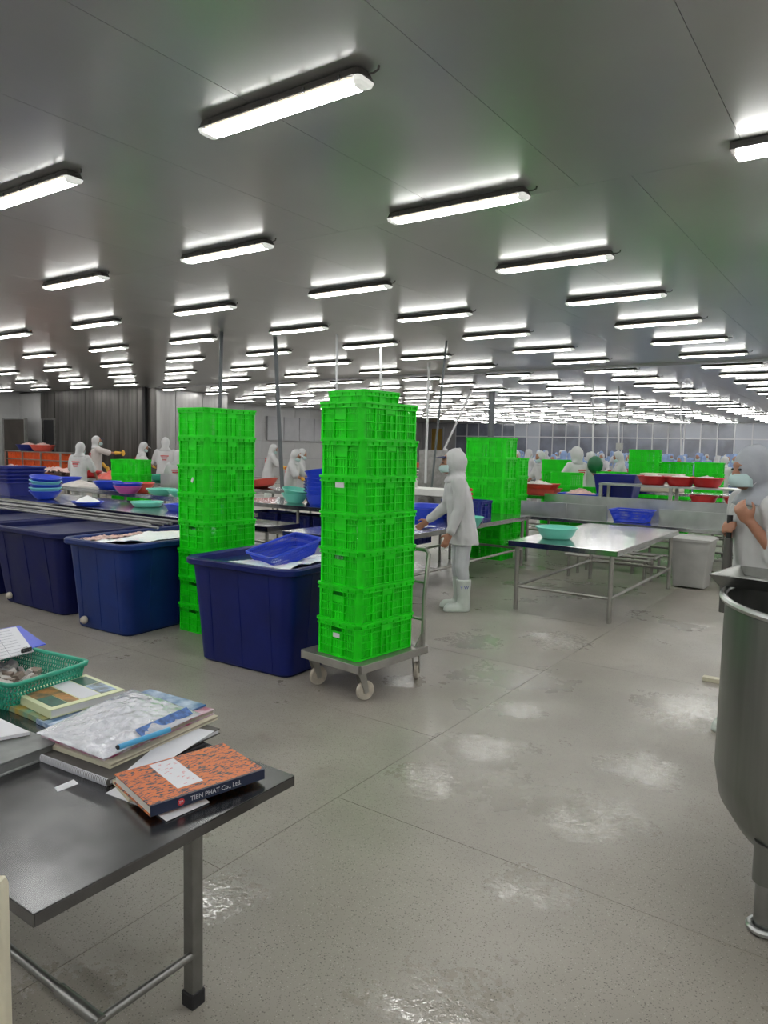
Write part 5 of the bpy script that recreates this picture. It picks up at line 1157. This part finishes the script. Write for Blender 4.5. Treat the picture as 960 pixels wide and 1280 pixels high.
# ------------------------------------------------------------------ people of the middle ground
dn = ((-.12, .10, -1), (.05, .8, -.75))
pA, *_ = person('person', 'x', vox=.022, lean=.15, head=(0, .35), armL=((-.35, .3, -1), (.25, .8, -.6)), armR=((.35, .3, -1), (-.25, .8, -.6)), short=True, trouser='cloth')
pB, *_ = person('person', 'x', vox=.022, lean=.22, head=(0, .45), armL=((-.2, .6, -1), (.1, 1, -.35)), armR=((.2, .6, -1), (-.1, 1, -.35)), short=True, cap='cloth', trouser='cloth', glove='yellow')
pC, *_ = person('person', 'x', vox=.022, lean=.05, head=(-.1, .1), armL=((-.35, .3, -1), (.1, .7, -.8)), armR=((.3, 1, -.3), (.1, 1, .0)), short=True, cloth='cloth_b', cap='cloth_navy', glove='yellow', trouser='cloth')
pD, *_ = person('person', 'x', vox=.022, lean=.95, head=(0, .1), armL=((-.2, .5, -1), (.1, .6, -.8)), armR=((.2, .5, -1), (-.1, .6, -.8)), short=True, trouser='cloth')
def crowd(proto, px_, top, d, face, label, h=1.68, group=None, sc=None, zadd=0):
    p = dep(px_, top, d); s = sc or min(1.12, max(.86, p.z/h)); o = inst(proto, (p.x, p.y, 0), face, label, 'person', group, scale=s); return o
RIGHT = YAW-PI/2
crowd(pA, 97, 553, 15.0, AWAY-.2, 'person in white with red back print, turned away, at the far left table')
crowd(pC, 119, 545, 19.0, RIGHT+.5, 'person in beige-white coat reaching right with a yellow glove before the metal wall')
crowd(pB, 172, 552, 18.6, RIGHT+.35, 'person in white cap and mask looking down, below the dark wall post')
crowd(pA, 206, 547, 17.5, AWAY+.15, 'person in white seen from behind near the dark doorway, left of the green stack')
crowd(pD, 150, 568, 17.6, RIGHT+.3, 'person in white bending far over the table behind the green crates', sc=.95)
crowd(pA, 221, 571, 13.7, AWAY, 'person in white half hidden by the left green stack', sc=.92)
crowd(pB, 335, 555, 20.0, RIGHT+.3, 'person in white just right of the left green stack, facing right')
crowd(pB, 362, 561, 14.8, RIGHT-.25, 'person in a big white hood bowing right beside the leaning conduit')
crowd(pA, 372, 561, 16.0, RIGHT+.1, 'person in white behind the bowing hooded one')
crowd(pA, 681, 564, 15.8, LEFT+.3, 'person in white hood bending over the red fish baskets')
crowd(pB, 782, 560, 16.6, LEFT-.2, 'person in white crouched over, left of the high crate pile', sc=1.02)
crowd(pA, 742, 565, 15.9, AWAY+.2, 'person in white carrying a dark green bag right of the caped worker')
gb_ = dep(744, 581, 15.4); MB().ball((0, 0, 0), (.17, .14, .19), 14, 10).build('green_bag', mat('dark_green_bag', (.01, .12, .05), .4, bump=.5, bscale=12), loc=(gb_.x, gb_.y, gb_.z), smooth=True); tag(C.objects['green_bag'], 'dark green bag held at the back of the white worker', 'bag')
cape, *_ = person('person', 'person in a see-through white cape with a large hood among the green crates', vox=.022, lean=.1, head=(0, .2), armL=((-.5, .4, -1), (0, .8, -.6)), armR=((.3, .3, -1), (0, .8, -.6)), hoodbig=1.25, trouser='cloth')
p = dep(724, 560, 14.5); put(cape, p.x, p.y, AWAY+.5, 0, p.z/1.69)
# ------------------------------------------------------------------ far tables and the blue crowd
fa, *_ = person('person', 'x', vox=.036, lean=.2, head=(0, .4), cloth='cloth_blue', hood='cloth_blue', trouser='cloth_blue', armL=((-.3, .5, -1), (.2, .9, -.4)), armR=((.3, .5, -1), (-.2, .9, -.4)), print_=False, skin='skin_b')
fb, *_ = person('person', 'x', vox=.036, lean=.25, head=(0, .4), cloth='cloth_blue', hood='cloth', trouser='cloth_blue', armL=((-.3, .5, -1), (.2, .9, -.4)), armR=((.3, .5, -1), (-.2, .9, -.4)), print_=False, skin='skin_b')
fc, *_ = person('person', 'x', vox=.036, lean=.2, head=(0, .4), armL=((-.3, .5, -1), (.2, .9, -.4)), armR=((.3, .5, -1), (-.2, .9, -.4)), print_=False, skin='skin_b')
AVOID = [(o.location.x, o.location.y) for o in C.objects if o.get('category') in ('crate', 'conduit')]
for o in C.objects:
    if o.get('category') == 'conduit': AVOID.append(tuple((o.matrix_world@Vector(o.bound_box[0]))[:2]))
random.seed(21); n_ = 0
for row, y in enumerate((19.5, 23.0, 26.5, 30.0, 34.0, 38.0, 42.5)):
    x0, x1 = -15.5+row*-.9, 2.5
    T_ = steel_table('work_table', x0, x1, y, y+.9, .85, 'long processing table in %s row before the glass wall' % ('the '+ORD[row]), edge=.06, legr=.03, inset=.15, nleg=6, stretch_z=.3)
    heap('fish_heap', x0+.3, x1-.3, y+.2, y+.75, .93, .05, 'fish_w', 'strip of pale fish along the %s far table' % ORD[row], 'fish', nx=90, ny=8, lump=5)
    for k in range(9):
        x = random.uniform(x0+.5, x1-.5); mm = random.choice(('red', 'green', 'blue', 'white_pl', 'redlt', 'mint', 'green', 'orange'))
        bowl(0, 0, .90, .30, mm, '%s basin on the %s far table' % ({'red': 'red', 'green': 'green', 'blue': 'blue', 'white_pl': 'white', 'redlt': 'coral', 'mint': 'mint', 'orange': 'orange'}[mm], ORD[row]), h=.2, rb=.2, loc=(x, y+.45), group='basins on the far tables')
    for side in (-1, 1):
        x = x0+random.uniform(.2, 1)
        while x < x1:
            d = Vector((x, y, 1.6))-CAM; px_ = 480+F_PX*d.dot(RGT)/d.dot(FWD)
            if (px_ > 612 or (row > 1 and px_ > 560)) and px_ < 990 and n_ < 130 and all((x-a)**2+((y-.35 if side < 0 else y+1.25)-b)**2 > .5 for a, b in AVOID):
                pr = random.choice((fa, fa, fa, fb, fc)); kind = 'person in light blue hooded uniform' if pr is fa else ('person in blue uniform with white hood' if pr is fb else 'person in white uniform')
                yy = y-.35 if side < 0 else y+1.25
                inst(pr, (x, yy+random.uniform(-.1, .05)*(1 if side < 0 else -1), 0), (0 if side < 0 else PI)+random.uniform(-.4, .4), kind+' in the far crowd before the glass wall', 'person', 'workers in the far crowd', scale=random.uniform(.92, 1.03)); n_ += 1
            x += random.uniform(.75, 1.5)

for nm in ('sponge',):
    q = at(889, 852, 0); tag(MB().box((-.06, -.03, 0), (.06, .03, .035)).build('sponge', M['cream'], loc=(q.x, q.y, 0), bevel=.006), 'small yellowish block lying on the floor left of the vat', 'sponge')
